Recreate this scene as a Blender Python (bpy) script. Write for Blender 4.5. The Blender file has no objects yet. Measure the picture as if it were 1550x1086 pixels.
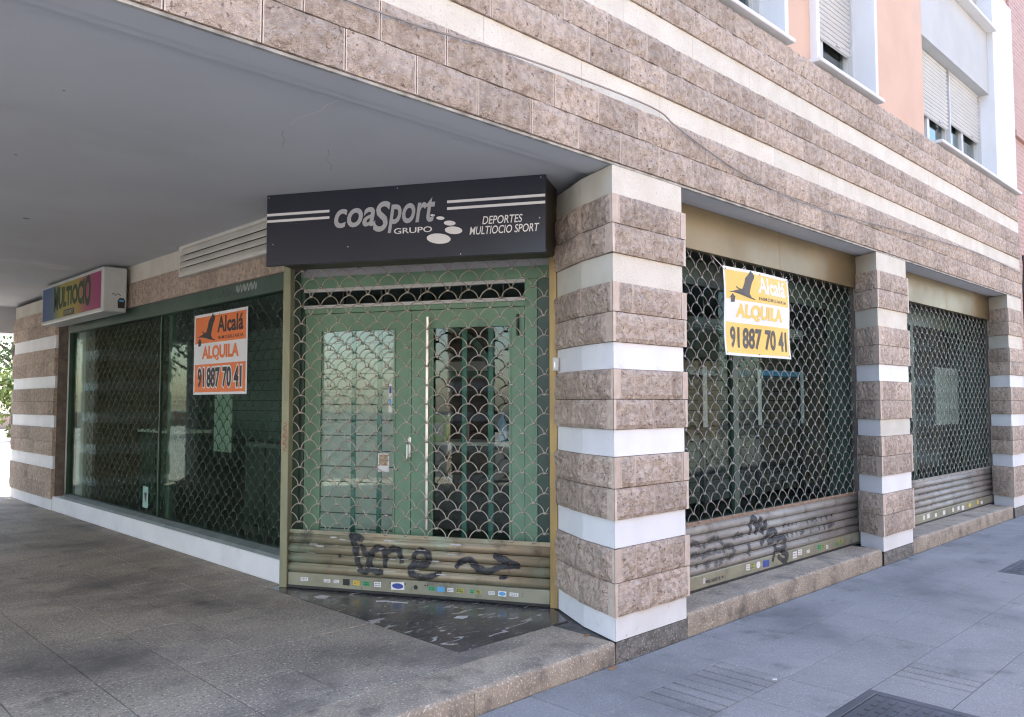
import bpy, bmesh, math, random
from mathutils import Vector, Matrix, noise
from mathutils.geometry import tessellate_polygon
R = math.radians
random.seed(7)
sc = bpy.context.scene
COL = sc.collection

# ------------------------------------------------------------------ camera
cd = bpy.data.cameras.new('camera'); cam = bpy.data.objects.new('camera', cd); COL.objects.link(cam)
cam.location = (-4.105, -3.244, 1.521)
cam.rotation_euler = (R(90 + 3.142), R(0.06), R(45.522 - 90))
cd.sensor_width = 36.0; cd.lens = 1215.8 / 1550 * 36; cd.clip_start = .05; cd.clip_end = 600
sc.camera = cam
# ------------------------------------------------------------------ sky and sun
SUN = Vector((-.30, .50, 1.0)).normalized()
w = bpy.data.worlds.new('World'); sc.world = w; w.use_nodes = True
nt = w.node_tree; bg = nt.nodes['Background']
sky = nt.nodes.new('ShaderNodeTexSky'); sky.sky_type = 'NISHITA'; sky.sun_disc = False
sky.sun_elevation = math.asin(SUN.z); sky.sun_rotation = math.atan2(SUN.x, SUN.y)
sky.air_density = 1.0; sky.dust_density = 1.6
nt.links.new(sky.outputs[0], bg.inputs[0]); bg.inputs[1].default_value = 0.14
sl = bpy.data.lights.new('sun', 'SUN'); sl.energy = 4.2; sl.angle = R(.53); sl.color = (1, .95, .87)
so = bpy.data.objects.new('sun', sl); COL.objects.link(so)
so.rotation_mode = 'QUATERNION'; so.rotation_quaternion = SUN.to_track_quat('Z', 'Y'); so.location = (-10, 20, 30)
vs = sc.view_settings; vs.view_transform = 'Standard'; vs.look = 'None'; vs.gamma = 1; vs.exposure = 2.56
vs.use_curve_mapping = False
sc.cycles.filter_width = 1.15; sc.cycles.max_bounces = 14; sc.cycles.diffuse_bounces = 8; sc.cycles.glossy_bounces = 6; sc.cycles.transparent_max_bounces = 24

# ------------------------------------------------------------------ materials
MATS = {}
def mat(name, c1, c2=None, sc_=5., rough=.7, metal=0., bump=0., bsc=60., bdist=.004, fine=None, dirt=None,
        rand=0., detail=4., spec=.5, rvar=0., lo=.35, hi=.65, stretch=None):
    if name in MATS: return MATS[name]
    m = bpy.data.materials.new(name); m.use_nodes = True; MATS[name] = m
    t = m.node_tree; N = t.nodes; L = t.links; p = N['Principled BSDF']
    geo = N.new('ShaderNodeNewGeometry'); pos = geo.outputs['Position']
    if stretch:
        mp = N.new('ShaderNodeMapping'); mp.inputs['Scale'].default_value = stretch; L.new(pos, mp.inputs[0]); pos_s = mp.outputs[0]
    else: pos_s = pos
    def nz(s, d=detail, v=pos, ro=.55):
        n = N.new('ShaderNodeTexNoise'); n.inputs['Scale'].default_value = s; n.inputs['Detail'].default_value = d
        n.inputs['Roughness'].default_value = ro; L.new(v, n.inputs['Vector']); return n.outputs['Fac']
    def ramp(f, a, b):
        r = N.new('ShaderNodeMapRange'); r.inputs['From Min'].default_value = a; r.inputs['From Max'].default_value = b
        r.interpolation_type = 'SMOOTHSTEP'; L.new(f, r.inputs['Value']); return r.outputs['Result']
    def mix(f, a, b, mode='MIX'):
        x = N.new('ShaderNodeMix'); x.data_type = 'RGBA'; x.blend_type = mode
        if isinstance(f, float): x.inputs[0].default_value = f
        else: L.new(f, x.inputs[0])
        for i, c in ((6, a), (7, b)):
            if isinstance(c, tuple): x.inputs[i].default_value = (*c, 1)
            else: L.new(c, x.inputs[i])
        return x.outputs[2]
    c2 = c2 or tuple(v * .86 for v in c1)
    col = mix(ramp(nz(sc_, v=pos_s), lo, hi), c1, c2)
    if fine:
        fc, fs, fa, fb = fine
        col = mix(ramp(nz(fs, 2.), fa, fb), col, fc)
    if dirt:
        for dc, ds, da, db in (dirt if isinstance(dirt, list) else [dirt]):
            col = mix(ramp(nz(ds, 6., ro=.65), da, db), col, dc)
    if rand:
        oi = N.new('ShaderNodeObjectInfo'); r = N.new('ShaderNodeMapRange')
        r.inputs['To Min'].default_value = 1 - rand; r.inputs['To Max'].default_value = 1 + rand
        L.new(oi.outputs['Random'], r.inputs['Value'])
        cb = N.new('ShaderNodeCombineColor')
        for i in range(3): L.new(r.outputs[0], cb.inputs[i])
        col = mix(1., col, cb.outputs[0], 'MULTIPLY')
    L.new(col, p.inputs['Base Color'])
    p.inputs['Roughness'].default_value = rough; p.inputs['Metallic'].default_value = metal
    p.inputs['Specular IOR Level'].default_value = spec
    if rvar:
        r = N.new('ShaderNodeMapRange'); r.inputs['To Min'].default_value = rough - rvar; r.inputs['To Max'].default_value = min(1, rough + rvar)
        r.inputs['From Min'].default_value = .3; r.inputs['From Max'].default_value = .7
        L.new(nz(sc_ * 1.7), r.inputs['Value']); L.new(r.outputs[0], p.inputs['Roughness'])
    if bump:
        b = N.new('ShaderNodeBump'); b.inputs['Strength'].default_value = bump; b.inputs['Distance'].default_value = bdist
        L.new(nz(bsc, 5., pos_s, .62), b.inputs['Height']); L.new(b.outputs[0], p.inputs['Normal'])
    return m

def glass_mat(name, tint, ior=1.5, boost=1.7):
    m = bpy.data.materials.new(name); m.use_nodes = True; MATS[name] = m
    t = m.node_tree; N = t.nodes; L = t.links
    for n in list(N): N.remove(n)
    o = N.new('ShaderNodeOutputMaterial'); mx = N.new('ShaderNodeMixShader')
    tr = N.new('ShaderNodeBsdfTransparent'); tr.inputs[0].default_value = (*tint, 1)
    gl = N.new('ShaderNodeBsdfGlossy'); gl.inputs['Roughness'].default_value = .012; gl.inputs[0].default_value = (.92, .97, .95, 1)
    fr = N.new('ShaderNodeFresnel'); fr.inputs[0].default_value = ior
    mu = N.new('ShaderNodeMath'); mu.operation = 'MULTIPLY'; mu.inputs[1].default_value = boost; mu.use_clamp = True
    L.new(fr.outputs[0], mu.inputs[0]); L.new(mu.outputs[0], mx.inputs[0]); L.new(tr.outputs[0], mx.inputs[1]); L.new(gl.outputs[0], mx.inputs[2])
    L.new(mx.outputs[0], o.inputs[0]); return m

BROWN = mat('split_block', (.66, .535, .44), (.48, .375, .30), 24, .92, bump=1., bsc=26, bdist=.065, detail=9., lo=.39, hi=.61,
            fine=((.27, .195, .15), 36., .61, .70), dirt=[((.74, .66, .565), 48., .59, .68), ((.41, .325, .26), 3.2, .55, .8), ((.36, .285, .24), 1.3, .62, .8)], rand=.16)
MARGIN = mat('sawn_margin', (.66, .56, .47), (.58, .485, .40), 20, .85)
BROWN_S = mat('sawn_block', (.58, .475, .395), (.51, .41, .335), 20, .85, bump=.3, bsc=120, rand=.06)
CREAM = mat('cream_stone', (.69, .645, .555), (.63, .58, .49), 4, .8, bump=.9, bsc=55, bdist=.008,
            fine=((.50, .44, .37), 75., .63, .7), rand=.05, dirt=((.52, .47, .40), 2.5, .6, .85))
CREAM_S = mat('cream_smooth', (.62, .60, .53), (.56, .535, .46), 3, .75, bump=.25, bsc=80, rand=.05, dirt=((.42, .40, .34), 6, .66, .85))
WHITEP = mat('white_paint', (.80, .81, .83), (.74, .75, .775), 2.5, .6, bump=.25, bsc=70, rand=.04, dirt=[((.60, .585, .56), 5., .60, .80), ((.42, .39, .35), 22., .68, .76)])
WHITEB = mat('white_paint_worn', (.76, .76, .745), (.70, .695, .67), 4, .65, bump=.3, bsc=60, dirt=((.40, .36, .31), 14., .62, .74))
ROUGHBASE = mat('rough_granite', (.22, .205, .18), (.13, .12, .105), 14, .9, bump=1., bsc=30, bdist=.03, fine=((.36, .34, .30), 70., .55, .7))
GRANITE = mat('granite_worn', (.40, .345, .27), (.29, .25, .20), 1.6, .72, bump=.5, bsc=130, bdist=.004,
              fine=((.68, .60, .50), 62., .57, .66), dirt=[((.10, .088, .075), 55., .56, .64), ((.14, .125, .11), .9, .46, .72), ((.095, .088, .08), 3.0, .55, .8)], rand=.07, rvar=.12)
KERB = mat('granite_kerb', (.40, .33, .25), (.29, .24, .185), 3, .85, bump=.7, bsc=80, bdist=.008,
           fine=((.62, .53, .41), 75., .54, .68), dirt=[((.16, .13, .10), 60., .58, .68), ((.13, .115, .10), 3.5, .48, .74)], rand=.05)
MARBLE = mat('dark_marble', (.052, .05, .052), (.085, .08, .08), 3.5, .22, bump=.08, bsc=20, rvar=.08)
PAVE = mat('paving', (.275, .268, .262), (.22, .217, .213), .9, .85, bump=.4, bsc=120, bdist=.003,
           fine=((.34, .34, .338), 95., .55, .66), dirt=[((.165, .165, .167), .8, .48, .72), ((.15, .148, .145), 3.3, .56, .74), ((.06, .06, .06), 11., .72, .74), ((.12, .12, .12), 70., .60, .68)], rand=.05)
GROUT = mat('grout', (.15, .14, .13), (.10, .095, .09), 12, .95)
MORTAR = mat('mortar', (.22, .18, .155), (.15, .12, .10), 10, .95)
CEIL = mat('ceiling_paint', (.54, .565, .60), (.50, .525, .56), .8, .85, bump=.15, bsc=8, bdist=.01, dirt=[((.45, .47, .50), .9, .55, .8), ((.59, .615, .65), .5, .6, .66)])
TRIM = mat('drip_trim', (.46, .44, .40), (.24, .23, .21), 9, .6)
ORANGE = mat('orange_render', (.62, .42, .315), (.58, .385, .285), 1.3, .9, bump=.35, bsc=140, bdist=.003, dirt=((.50, .38, .31), 2.2, .55, .85))
GREYR = mat('grey_render', (.50, .50, .485), (.45, .45, .435), 1.2, .9, bump=.3, bsc=120, bdist=.003)
WHITER = mat('white_render', (.70, .70, .70), (.65, .65, .65), 1.2, .75, bump=.1, bsc=60)
PVC = mat('white_pvc', (.56, .56, .545), (.52, .52, .505), 3, .4)
BRICKN = None
GOLD = mat('gold_panel', (.23, .18, .10), (.19, .15, .085), 1.2, .42, .55, bump=.05, bsc=3, bdist=.02, dirt=((.25, .24, .16), 1.6, .6, .8), rvar=.08)
GOLDJ = mat('gold_jamb', (.38, .26, .10), (.30, .21, .09), 3, .45, .45, dirt=((.20, .15, .08), 7, .62, .8), stretch=(6, 6, 1))
OLIVEJ = mat('olive_jamb', (.27, .27, .17), (.22, .22, .145), 3, .5, .4, dirt=((.12, .12, .085), 6, .6, .8), stretch=(6, 6, 1))
GALV = mat('galvanised_slat', (.36, .35, .32), (.28, .27, .25), 3, .55, .3, bump=.1, bsc=30, dirt=[((.15, .135, .115), 4, .48, .76), ((.09, .085, .08), 12, .60, .74)], stretch=(.6, .6, 3), rand=.05)
BRONZE = mat('bronze_slat', (.36, .29, .19), (.27, .25, .17), 2, .45, .4, bump=.1, bsc=30, dirt=[((.31, .34, .24), 2.2, .5, .64), ((.10, .09, .07), 5., .50, .74), ((.45, .45, .42), 9., .7, .78)], stretch=(.6, .6, 3), rand=.12)
BARM = mat('bottom_bar', (.34, .33, .24), (.27, .26, .19), 3, .5, .45, dirt=[((.13, .12, .09), 6, .54, .78), ((.06, .055, .05), 18, .63, .73)])
WIRE = mat('wire', (.48, .44, .37), (.37, .33, .275), 12, .45, .55, dirt=((.22, .15, .10), 16, .6, .75))
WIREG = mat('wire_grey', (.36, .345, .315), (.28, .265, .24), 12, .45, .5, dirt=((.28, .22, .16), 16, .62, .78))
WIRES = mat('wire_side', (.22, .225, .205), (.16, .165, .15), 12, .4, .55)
WIRED = mat('wire_dark', (.13, .14, .13), (.09, .10, .09), 12, .4, .6)
RAIL = mat('rail_dark', (.16, .15, .13), (.11, .10, .09), 5, .55, .4)
RUST = mat('rust_strip', (.32, .21, .14), (.24, .17, .12), 14, .7, .2)
GREEN = mat('door_green', (.175, .31, .20), (.145, .262, .168), 2, .45, bump=.05, bsc=20, dirt=[((.10, .165, .11), 5, .56, .8), ((.30, .40, .30), 30, .68, .74)])
GREEND = mat('frame_green', (.055, .10, .075), (.04, .075, .055), 3, .4, dirt=((.10, .13, .105), 6, .62, .8))
TEAL = mat('teal_paint', (.06, .24, .185), (.05, .2, .155), 3, .45)
DARKM = mat('dark_metal', (.05, .05, .05), (.035, .035, .035), 6, .5, .5)
CHROME = mat('satin_metal', (.66, .66, .64), (.58, .58, .56), 6, .28, .85)
LOUV = mat('louvre_paint', (.66, .645, .60), (.60, .585, .54), 3, .6, dirt=((.30, .28, .25), 5, .6, .85))
NAVY = mat('navy_sign', (.022, .024, .038), (.028, .03, .044), 1, .32)
SILVER = mat('silver_print', (.46, .47, .48), (.40, .41, .43), 2, .5)
WPRINT = mat('white_print', (.78, .78, .77), (.74, .74, .73), 3, .5)
BLACK = mat('black_print', (.018, .018, .02), (.03, .03, .032), 6, .5)
SPRAY = mat('spray_black', (.022, .022, .025), (.05, .05, .052), 30, .55)
SPRAYF = mat('spray_faded', (.06, .06, .06), (.11, .11, .105), 25, .6)
SPRAYW = mat('spray_white', (.42, .46, .44), (.32, .36, .34), 20, .6)
SPRAYR = mat('spray_red', (.32, .11, .07), (.25, .12, .08), 20, .6)
YEL = mat('banner_yellow', (.86, .57, .13), (.83, .54, .12), 3, .5)
DGREY = mat('banner_dark', (.055, .05, .05), (.08, .075, .07), 6, .5)
ORA = mat('poster_orange', (.84, .20, .04), (.80, .185, .035), 3, .45)
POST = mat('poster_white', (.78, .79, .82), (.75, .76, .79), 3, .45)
LBOX = mat('lightbox_white', (.56, .59, .57), (.50, .53, .51), 3, .45, dirt=((.42, .42, .40), 5, .62, .85))
DKGREEN = mat('print_dark_green', (.015, .05, .02), (.02, .06, .022), 5, .5)
BLUE = mat('print_blue', (.04, .07, .30), (.05, .09, .33), 8, .45)
CYAN = mat('print_cyan', (.10, .34, .62), (.12, .38, .65), 8, .45)
STKG = mat('print_green', (.05, .33, .14), (.07, .38, .17), 12, .45)
LIME = mat('print_lime', (.50, .52, .10), (.20, .22, .06), 60, .45)
YELR = mat('print_yellow', (.80, .60, .06), (.78, .57, .06), 12, .45)
RED = mat('red_paint', (.45, .045, .03), (.40, .04, .03), 4, .5)
FLOORI = mat('shop_floor', (.17, .17, .165), (.13, .13, .125), 2, .5)
WALLI = mat('shop_wall', (.46, .47, .44), (.40, .41, .385), 1, .8)
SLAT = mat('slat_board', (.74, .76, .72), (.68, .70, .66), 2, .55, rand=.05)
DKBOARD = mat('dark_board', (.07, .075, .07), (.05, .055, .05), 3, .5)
ASPH = mat('asphalt', (.06, .06, .062), (.045, .045, .047), 3, .9, bump=.5, bsc=90, fine=((.10, .10, .10), 120., .55, .7))
SUNPAVE = mat('square_paving', (.32, .30, .275), (.27, .255, .235), .6, .85, bump=.2, bsc=60)
IRON = mat('cast_iron', (.12, .125, .14), (.09, .095, .105), 3, .6, .3, bump=.4, bsc=60, dirt=((.17, .17, .18), 5, .55, .8))
LEAFM = mat('leaf', (.07, .13, .035), (.04, .085, .022), 3, .6)
LEAFY = mat('leaf_light', (.16, .20, .05), (.11, .16, .04), 3, .6)
BARK = mat('bark', (.10, .075, .055), (.065, .05, .036), 6, .9, bump=.6, bsc=20)
DRYL = mat('dry_leaf', (.36, .19, .09), (.28, .14, .06), 40, .7)
PAPER = mat('paper', (.66, .65, .62), (.58, .57, .54), 14, .8)
BOXM = mat('box_cream', (.62, .60, .54), (.56, .54, .48), 4, .5)
DULL = mat('dull_grey_wall', (.24, .25, .265), (.20, .21, .22), 1.5, .85)
CRACKM = mat('crack_dark', (.24, .245, .26), (.18, .185, .2), 9, .9)  # dark grey of the hairline plaster cracks
CABLE = mat('cable', (.34, .30, .27), (.26, .23, .21), 8, .6)
GLASSS = glass_mat('side_glass', (.82, .90, .86), 1.42, .07)
GLASS = glass_mat('shop_glass', (.88, .93, .90), 1.5, 1.0)
GLASSD = glass_mat('dark_glass', (.78, .84, .81), 1.45, .05)
GLASSB = glass_mat('bay_glass', (.80, .86, .83), 1.45, .35)
GLASSW = glass_mat('window_glass', (.6, .66, .66), 1.5, 1.6)

def worn(m, sc_, lo, hi):
    t = m.node_tree; N = t.nodes; L = t.links; p = N['Principled BSDF']; g = N.new('ShaderNodeNewGeometry')
    n = N.new('ShaderNodeTexNoise'); n.inputs['Scale'].default_value = sc_; n.inputs['Detail'].default_value = 6; n.inputs['Roughness'].default_value = .7; L.new(g.outputs['Position'], n.inputs['Vector'])
    r = N.new('ShaderNodeMapRange'); r.inputs['From Min'].default_value = lo; r.inputs['From Max'].default_value = hi; L.new(n.outputs['Fac'], r.inputs[0]); at = N.new('ShaderNodeAttribute'); at.attribute_name = 'edge'
    n3 = N.new('ShaderNodeTexNoise'); n3.inputs['Scale'].default_value = 260; L.new(g.outputs['Position'], n3.inputs['Vector'])
    ad = N.new('ShaderNodeMath'); ad.operation = 'MULTIPLY_ADD'; ad.inputs[1].default_value = .7; L.new(n3.outputs['Fac'], ad.inputs[0]); L.new(at.outputs['Fac'], ad.inputs[2])
    r3 = N.new('ShaderNodeMapRange'); r3.inputs['From Min'].default_value = 1.28; r3.inputs['From Max'].default_value = .92; L.new(ad.outputs[0], r3.inputs[0])
    mu = N.new('ShaderNodeMath'); mu.operation = 'MULTIPLY'; L.new(r.outputs[0], mu.inputs[0]); L.new(r3.outputs[0], mu.inputs[1]); L.new(mu.outputs[0], p.inputs['Alpha'])
worn(SPRAY, 28, .32, .44); worn(SPRAYF, 24, .38, .62)
def marble_veins():
    m = MARBLE; t = m.node_tree; N = t.nodes; L = t.links; p = N['Principled BSDF']
    src = p.inputs['Base Color'].links[0].from_socket
    g = N.new('ShaderNodeNewGeometry'); mp = N.new('ShaderNodeMapping'); mp.inputs['Rotation'].default_value = (0, 0, .9); mp.inputs['Scale'].default_value = (1, 2.6, 1)
    L.new(g.outputs['Position'], mp.inputs[0])
    n = N.new('ShaderNodeTexNoise'); n.inputs['Scale'].default_value = 5.5; n.inputs['Detail'].default_value = 5; n.inputs['Distortion'].default_value = 1.2; L.new(mp.outputs[0], n.inputs['Vector'])
    r = N.new('ShaderNodeMapRange'); r.inputs['From Min'].default_value = .60; r.inputs['From Max'].default_value = .66; L.new(n.outputs['Fac'], r.inputs[0])
    n2 = N.new('ShaderNodeTexNoise'); n2.inputs['Scale'].default_value = 2.3; n2.inputs['Detail'].default_value = 7; n2.inputs['Distortion'].default_value = 2.5; L.new(mp.outputs[0], n2.inputs['Vector'])
    a = N.new('ShaderNodeMath'); a.operation = 'SUBTRACT'; a.inputs[1].default_value = .5; L.new(n2.outputs['Fac'], a.inputs[0])
    b = N.new('ShaderNodeMath'); b.operation = 'ABSOLUTE'; L.new(a.outputs[0], b.inputs[0])
    r2 = N.new('ShaderNodeMapRange'); r2.inputs['From Min'].default_value = .007; r2.inputs['From Max'].default_value = 0; r2.inputs['To Max'].default_value = .55; L.new(b.outputs[0], r2.inputs[0])
    mx = N.new('ShaderNodeMath'); mx.operation = 'MAXIMUM'; L.new(r.outputs[0], mx.inputs[0]); L.new(r2.outputs[0], mx.inputs[1])
    x = N.new('ShaderNodeMix'); x.data_type = 'RGBA'; L.new(mx.outputs[0], x.inputs[0]); L.new(src, x.inputs[6]); x.inputs[7].default_value = (.50, .47, .44, 1)
    L.new(x.outputs[2], p.inputs['Base Color'])
marble_veins()

def brick_mat(name, c1, c2, mortar, axis, s=1.):
    m = bpy.data.materials.new(name); m.use_nodes = True; N = m.node_tree.nodes; L = m.node_tree.links; p = N['Principled BSDF']
    g = N.new('ShaderNodeNewGeometry'); sp = N.new('ShaderNodeSeparateXYZ'); L.new(g.outputs['Position'], sp.inputs[0])
    cb = N.new('ShaderNodeCombineXYZ'); L.new(sp.outputs[axis], cb.inputs[0]); L.new(sp.outputs['Z'], cb.inputs[1])
    b = N.new('ShaderNodeTexBrick'); L.new(cb.outputs[0], b.inputs['Vector'])
    b.inputs['Color1'].default_value = (*c1, 1); b.inputs['Color2'].default_value = (*c2, 1); b.inputs['Mortar'].default_value = (*mortar, 1)
    b.inputs['Scale'].default_value = s; b.inputs['Brick Width'].default_value = .25; b.inputs['Row Height'].default_value = .065; b.inputs['Mortar Size'].default_value = .008
    L.new(b.outputs['Color'], p.inputs['Base Color']); p.inputs['Roughness'].default_value = .9
    bu = N.new('ShaderNodeBump'); bu.inputs['Distance'].default_value = .006; bu.inputs['Strength'].default_value = .6; bu.invert = True
    L.new(b.outputs['Fac'], bu.inputs['Height']); L.new(bu.outputs[0], p.inputs['Normal']); return m
BRICKN = brick_mat('pink_brick', (.50, .30, .25), (.42, .24, .20), (.50, .42, .38), 'X')
BRICKO = brick_mat('orange_brick', (.40, .25, .17), (.34, .205, .14), (.40, .36, .32), 'X')

# ------------------------------------------------------------------ mesh helpers
class MB:
    def __init__(s): s.v = []; s.f = []; s.a = []
    def box(s, x0, x1, y0, y1, z0, z1):
        b = len(s.v)
        s.v += [(x0, y0, z0), (x1, y0, z0), (x1, y1, z0), (x0, y1, z0), (x0, y0, z1), (x1, y0, z1), (x1, y1, z1), (x0, y1, z1)]
        s.f += [tuple(b + i for i in q) for q in ((0, 3, 2, 1), (4, 5, 6, 7), (0, 1, 5, 4), (1, 2, 6, 5), (2, 3, 7, 6), (3, 0, 4, 7))]
        return s
    def prism(s, poly, z0, z1):
        b = len(s.v); n = len(poly)
        s.v += [(x, y, z0) for x, y in poly] + [(x, y, z1) for x, y in poly]
        for i in range(n): j = (i + 1) % n; s.f.append((b + i, b + j, b + n + j, b + n + i))
        s.f.append(tuple(b + n + i for i in range(n))); s.f.append(tuple(b + i for i in reversed(range(n)))); return s
    def extr(s, prof, x0, x1, nx=1, fn=None):           # profile (y, z) closed, extruded along x
        b = len(s.v); n = len(prof)
        for k in range(nx + 1):
            x = x0 + (x1 - x0) * k / nx
            for y, z in prof: s.v.append(fn(x, y, z) if fn else (x, y, z))
        for k in range(nx):
            for i in range(n):
                j = (i + 1) % n; s.f.append((b + k * n + i, b + (k + 1) * n + i, b + (k + 1) * n + j, b + k * n + j))
        s.f.append(tuple(b + i for i in range(n))); s.f.append(tuple(b + nx * n + i for i in reversed(range(n)))); return s
    def tube(s, pts, r, sides=6, cap=True):
        pts = [Vector(p) for p in pts]; b0 = len(s.v); n = len(pts)
        up = Vector((0, 1, 0)) if abs((pts[-1] - pts[0]).normalized().y) < .9 else Vector((1, 0, 0))
        for i, p in enumerate(pts):
            t = (pts[min(i + 1, n - 1)] - pts[max(i - 1, 0)]).normalized()
            a = t.cross(up).normalized(); c = a.cross(t); rr = r[i] if isinstance(r, (list, tuple)) else r
            for k in range(sides):
                an = 2 * math.pi * k / sides; s.v.append(tuple(p + a * (rr * math.cos(an)) + c * (rr * math.sin(an))))
        for i in range(n - 1):
            for k in range(sides):
                l = (k + 1) % sides; s.f.append((b0 + i * sides + k, b0 + i * sides + l, b0 + (i + 1) * sides + l, b0 + (i + 1) * sides + k))
        if cap:
            s.f.append(tuple(b0 + k for k in reversed(range(sides)))); s.f.append(tuple(b0 + (n - 1) * sides + k for k in range(sides)))
        return s
    def poly(s, pts, y, yf=None):                        # flat polygon in x,z facing -y
        b = len(s.v); s.v += [(x, y + (yf(x, z) if yf else 0), z) for x, z in pts]
        for t in tessellate_polygon([[Vector((x, z, 0)) for x, z in pts]]):
            a, bb, c = (pts[i] for i in t)
            cr = (bb[0] - a[0]) * (c[1] - a[1]) - (bb[1] - a[1]) * (c[0] - a[0])
            s.f.append(tuple(b + i for i in (t if cr > 0 else t[::-1])))
        return s
    def sheet(s, x0, x1, z0, z1, y, yf=None, nx=1, nz=1):
        b = len(s.v)
        for j in range(nz + 1):
            for i in range(nx + 1):
                x = x0 + (x1 - x0) * i / nx; z = z0 + (z1 - z0) * j / nz; s.v.append((x, y + (yf(x, z) if yf else 0), z))
        for j in range(nz):
            for i in range(nx):
                a = b + j * (nx + 1) + i; s.f.append((a, a + 1, a + nx + 2, a + nx + 1))
        return s
    def mesh(s, name, m, smooth=False):
        me = bpy.data.meshes.new(name); me.from_pydata(s.v, [], s.f); me.materials.append(m)
        if s.a and len(s.a) == len(s.v): me.attributes.new('edge', 'FLOAT', 'POINT').data.foreach_set('value', s.a)
        if smooth: me.shade_smooth()
        me.update(); return me
    def build(s, name, m, parent=None, smooth=False, loc=None):
        return link(name, s.mesh(name, m, smooth), parent, loc)

def link(name, me, parent=None, loc=None):
    o = bpy.data.objects.new(name, me); COL.objects.link(o)
    if parent: o.parent = parent
    if loc: o.location = loc
    return o
def tag(o, label, cat=None, group=None, kind=None):
    if label: o['label'] = label
    if cat: o['category'] = cat
    if group: o['group'] = group
    if kind: o['kind'] = kind
    return o
def struct(o): o['kind'] = 'structure'; return o
def thing(name, label, cat, loc=(0, 0, 0), rz=0, group=None):
    o = bpy.data.objects.new(name, None); COL.objects.link(o); o.location = loc; o.rotation_euler = (0, 0, rz)
    return tag(o, label, cat, group)
def part(name, parent):
    o = bpy.data.objects.new(name, None); COL.objects.link(o); o.parent = parent; return o
def bevel(o, wd=.004, seg=1):
    b = o.modifiers.new('bevel', 'BEVEL'); b.width = wd; b.segments = seg; b.limit_method = 'ANGLE'; return o
_font = {}
def text_geo(body, bold=0., shear=0., space=1.):
    c = bpy.data.curves.new('t', 'FONT'); c.body = body; c.size = 1; c.offset = bold; c.shear = shear; c.resolution_u = 4
    c.space_character = space
    o = bpy.data.objects.new('t', c); COL.objects.link(o)
    dg = bpy.context.evaluated_depsgraph_get(); me = o.evaluated_get(dg).to_mesh()
    v = [tuple(p.co) for p in me.vertices]; f = [tuple(p.vertices) for p in me.polygons]
    o.evaluated_get(dg).to_mesh_clear(); bpy.data.objects.remove(o); bpy.data.curves.remove(c); return v, f
def add_text(mb, body, x0, x1, z0, z1, y, bold=0., shear=0., space=1., yf=None, warp=None):
    v, f = text_geo(body, bold, shear, space)
    ax = min(p[0] for p in v); bx = max(p[0] for p in v); az = min(p[1] for p in v); bz = max(p[1] for p in v)
    b = len(mb.v)
    for p in v:
        tx = (p[0] - ax) / (bx - ax); tz = (p[1] - az) / (bz - az)
        if warp: tx, tz = warp(tx, tz)
        x = x0 + (x1 - x0) * tx; z = z0 + (z1 - z0) * tz
        mb.v.append((x, y + (yf(x, z) if yf else 0), z))
    for q in f:
        a, bb, c = (mb.v[b + i] for i in q[:3])
        cr = (bb[0] - a[0]) * (c[2] - a[2]) - (bb[2] - a[2]) * (c[0] - a[0])
        mb.f.append(tuple(b + i for i in (q if cr > 0 else q[::-1])))
    return mb
def ellipse(cx, cz, rx, rz, rot=0, n=22):
    o = []
    for k in range(n):
        a = -2 * math.pi * k / n; x = rx * math.cos(a); z = rz * math.sin(a)
        o.append((cx + x * math.cos(rot) - z * math.sin(rot), cz + x * math.sin(rot) + z * math.cos(rot)))
    return o
def smooth_line(pts, n=6):
    if len(pts) < 3:
        a, b = pts; return [(a[0] + (b[0] - a[0]) * k / (n * 2), a[1] + (b[1] - a[1]) * k / (n * 2)) for k in range(n * 2 + 1)]
    o = []; P = [pts[0]] + list(pts) + [pts[-1]]
    for i in range(1, len(P) - 2):
        p0, p1, p2, p3 = P[i - 1:i + 3]
        for k in range(n):
            t = k / n
            o.append(tuple(.5 * (2 * p1[d] + (p2[d] - p0[d]) * t + (2 * p0[d] - 5 * p1[d] + 4 * p2[d] - p3[d]) * t * t + (3 * p1[d] - p0[d] - 3 * p2[d] + p3[d]) * t ** 3) for d in (0, 1)))
    o.append(pts[-1]); return o
def ribbon(mb, pts, wd, yf, n=6, taper=True):            # painted stroke that follows a surface y = yf(x, z)
    L = smooth_line(pts, n); b = len(mb.v); m = len(L); A = 9; wd *= 1.25
    for i, p in enumerate(L):
        a = L[max(i - 1, 0)]; c = L[min(i + 1, m - 1)]; dx, dz = c[0] - a[0], c[1] - a[1]; l = math.hypot(dx, dz) or 1
        nx, nz_ = -dz / l, dx / l; ww = wd * (.55 + .45 * math.sin(math.pi * (i + .6) / (m + .2))) if taper else wd
        ww *= .9 + .25 * noise.noise((p[0] * 30, p[1] * 30, 3.1))
        for k in range(A):
            t = (k / (A - 1) - .5) * ww; x, z = p[0] + nx * t, p[1] + nz_ * t; mb.v.append((x, yf(x, z), z)); mb.a.append(abs(k / (A - 1) - .5) * 2)
    for i in range(m - 1):
        for k in range(A - 1):
            q = b + i * A + k; mb.f.append((q, q + A, q + A + 1, q + 1))
    return mb

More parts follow.
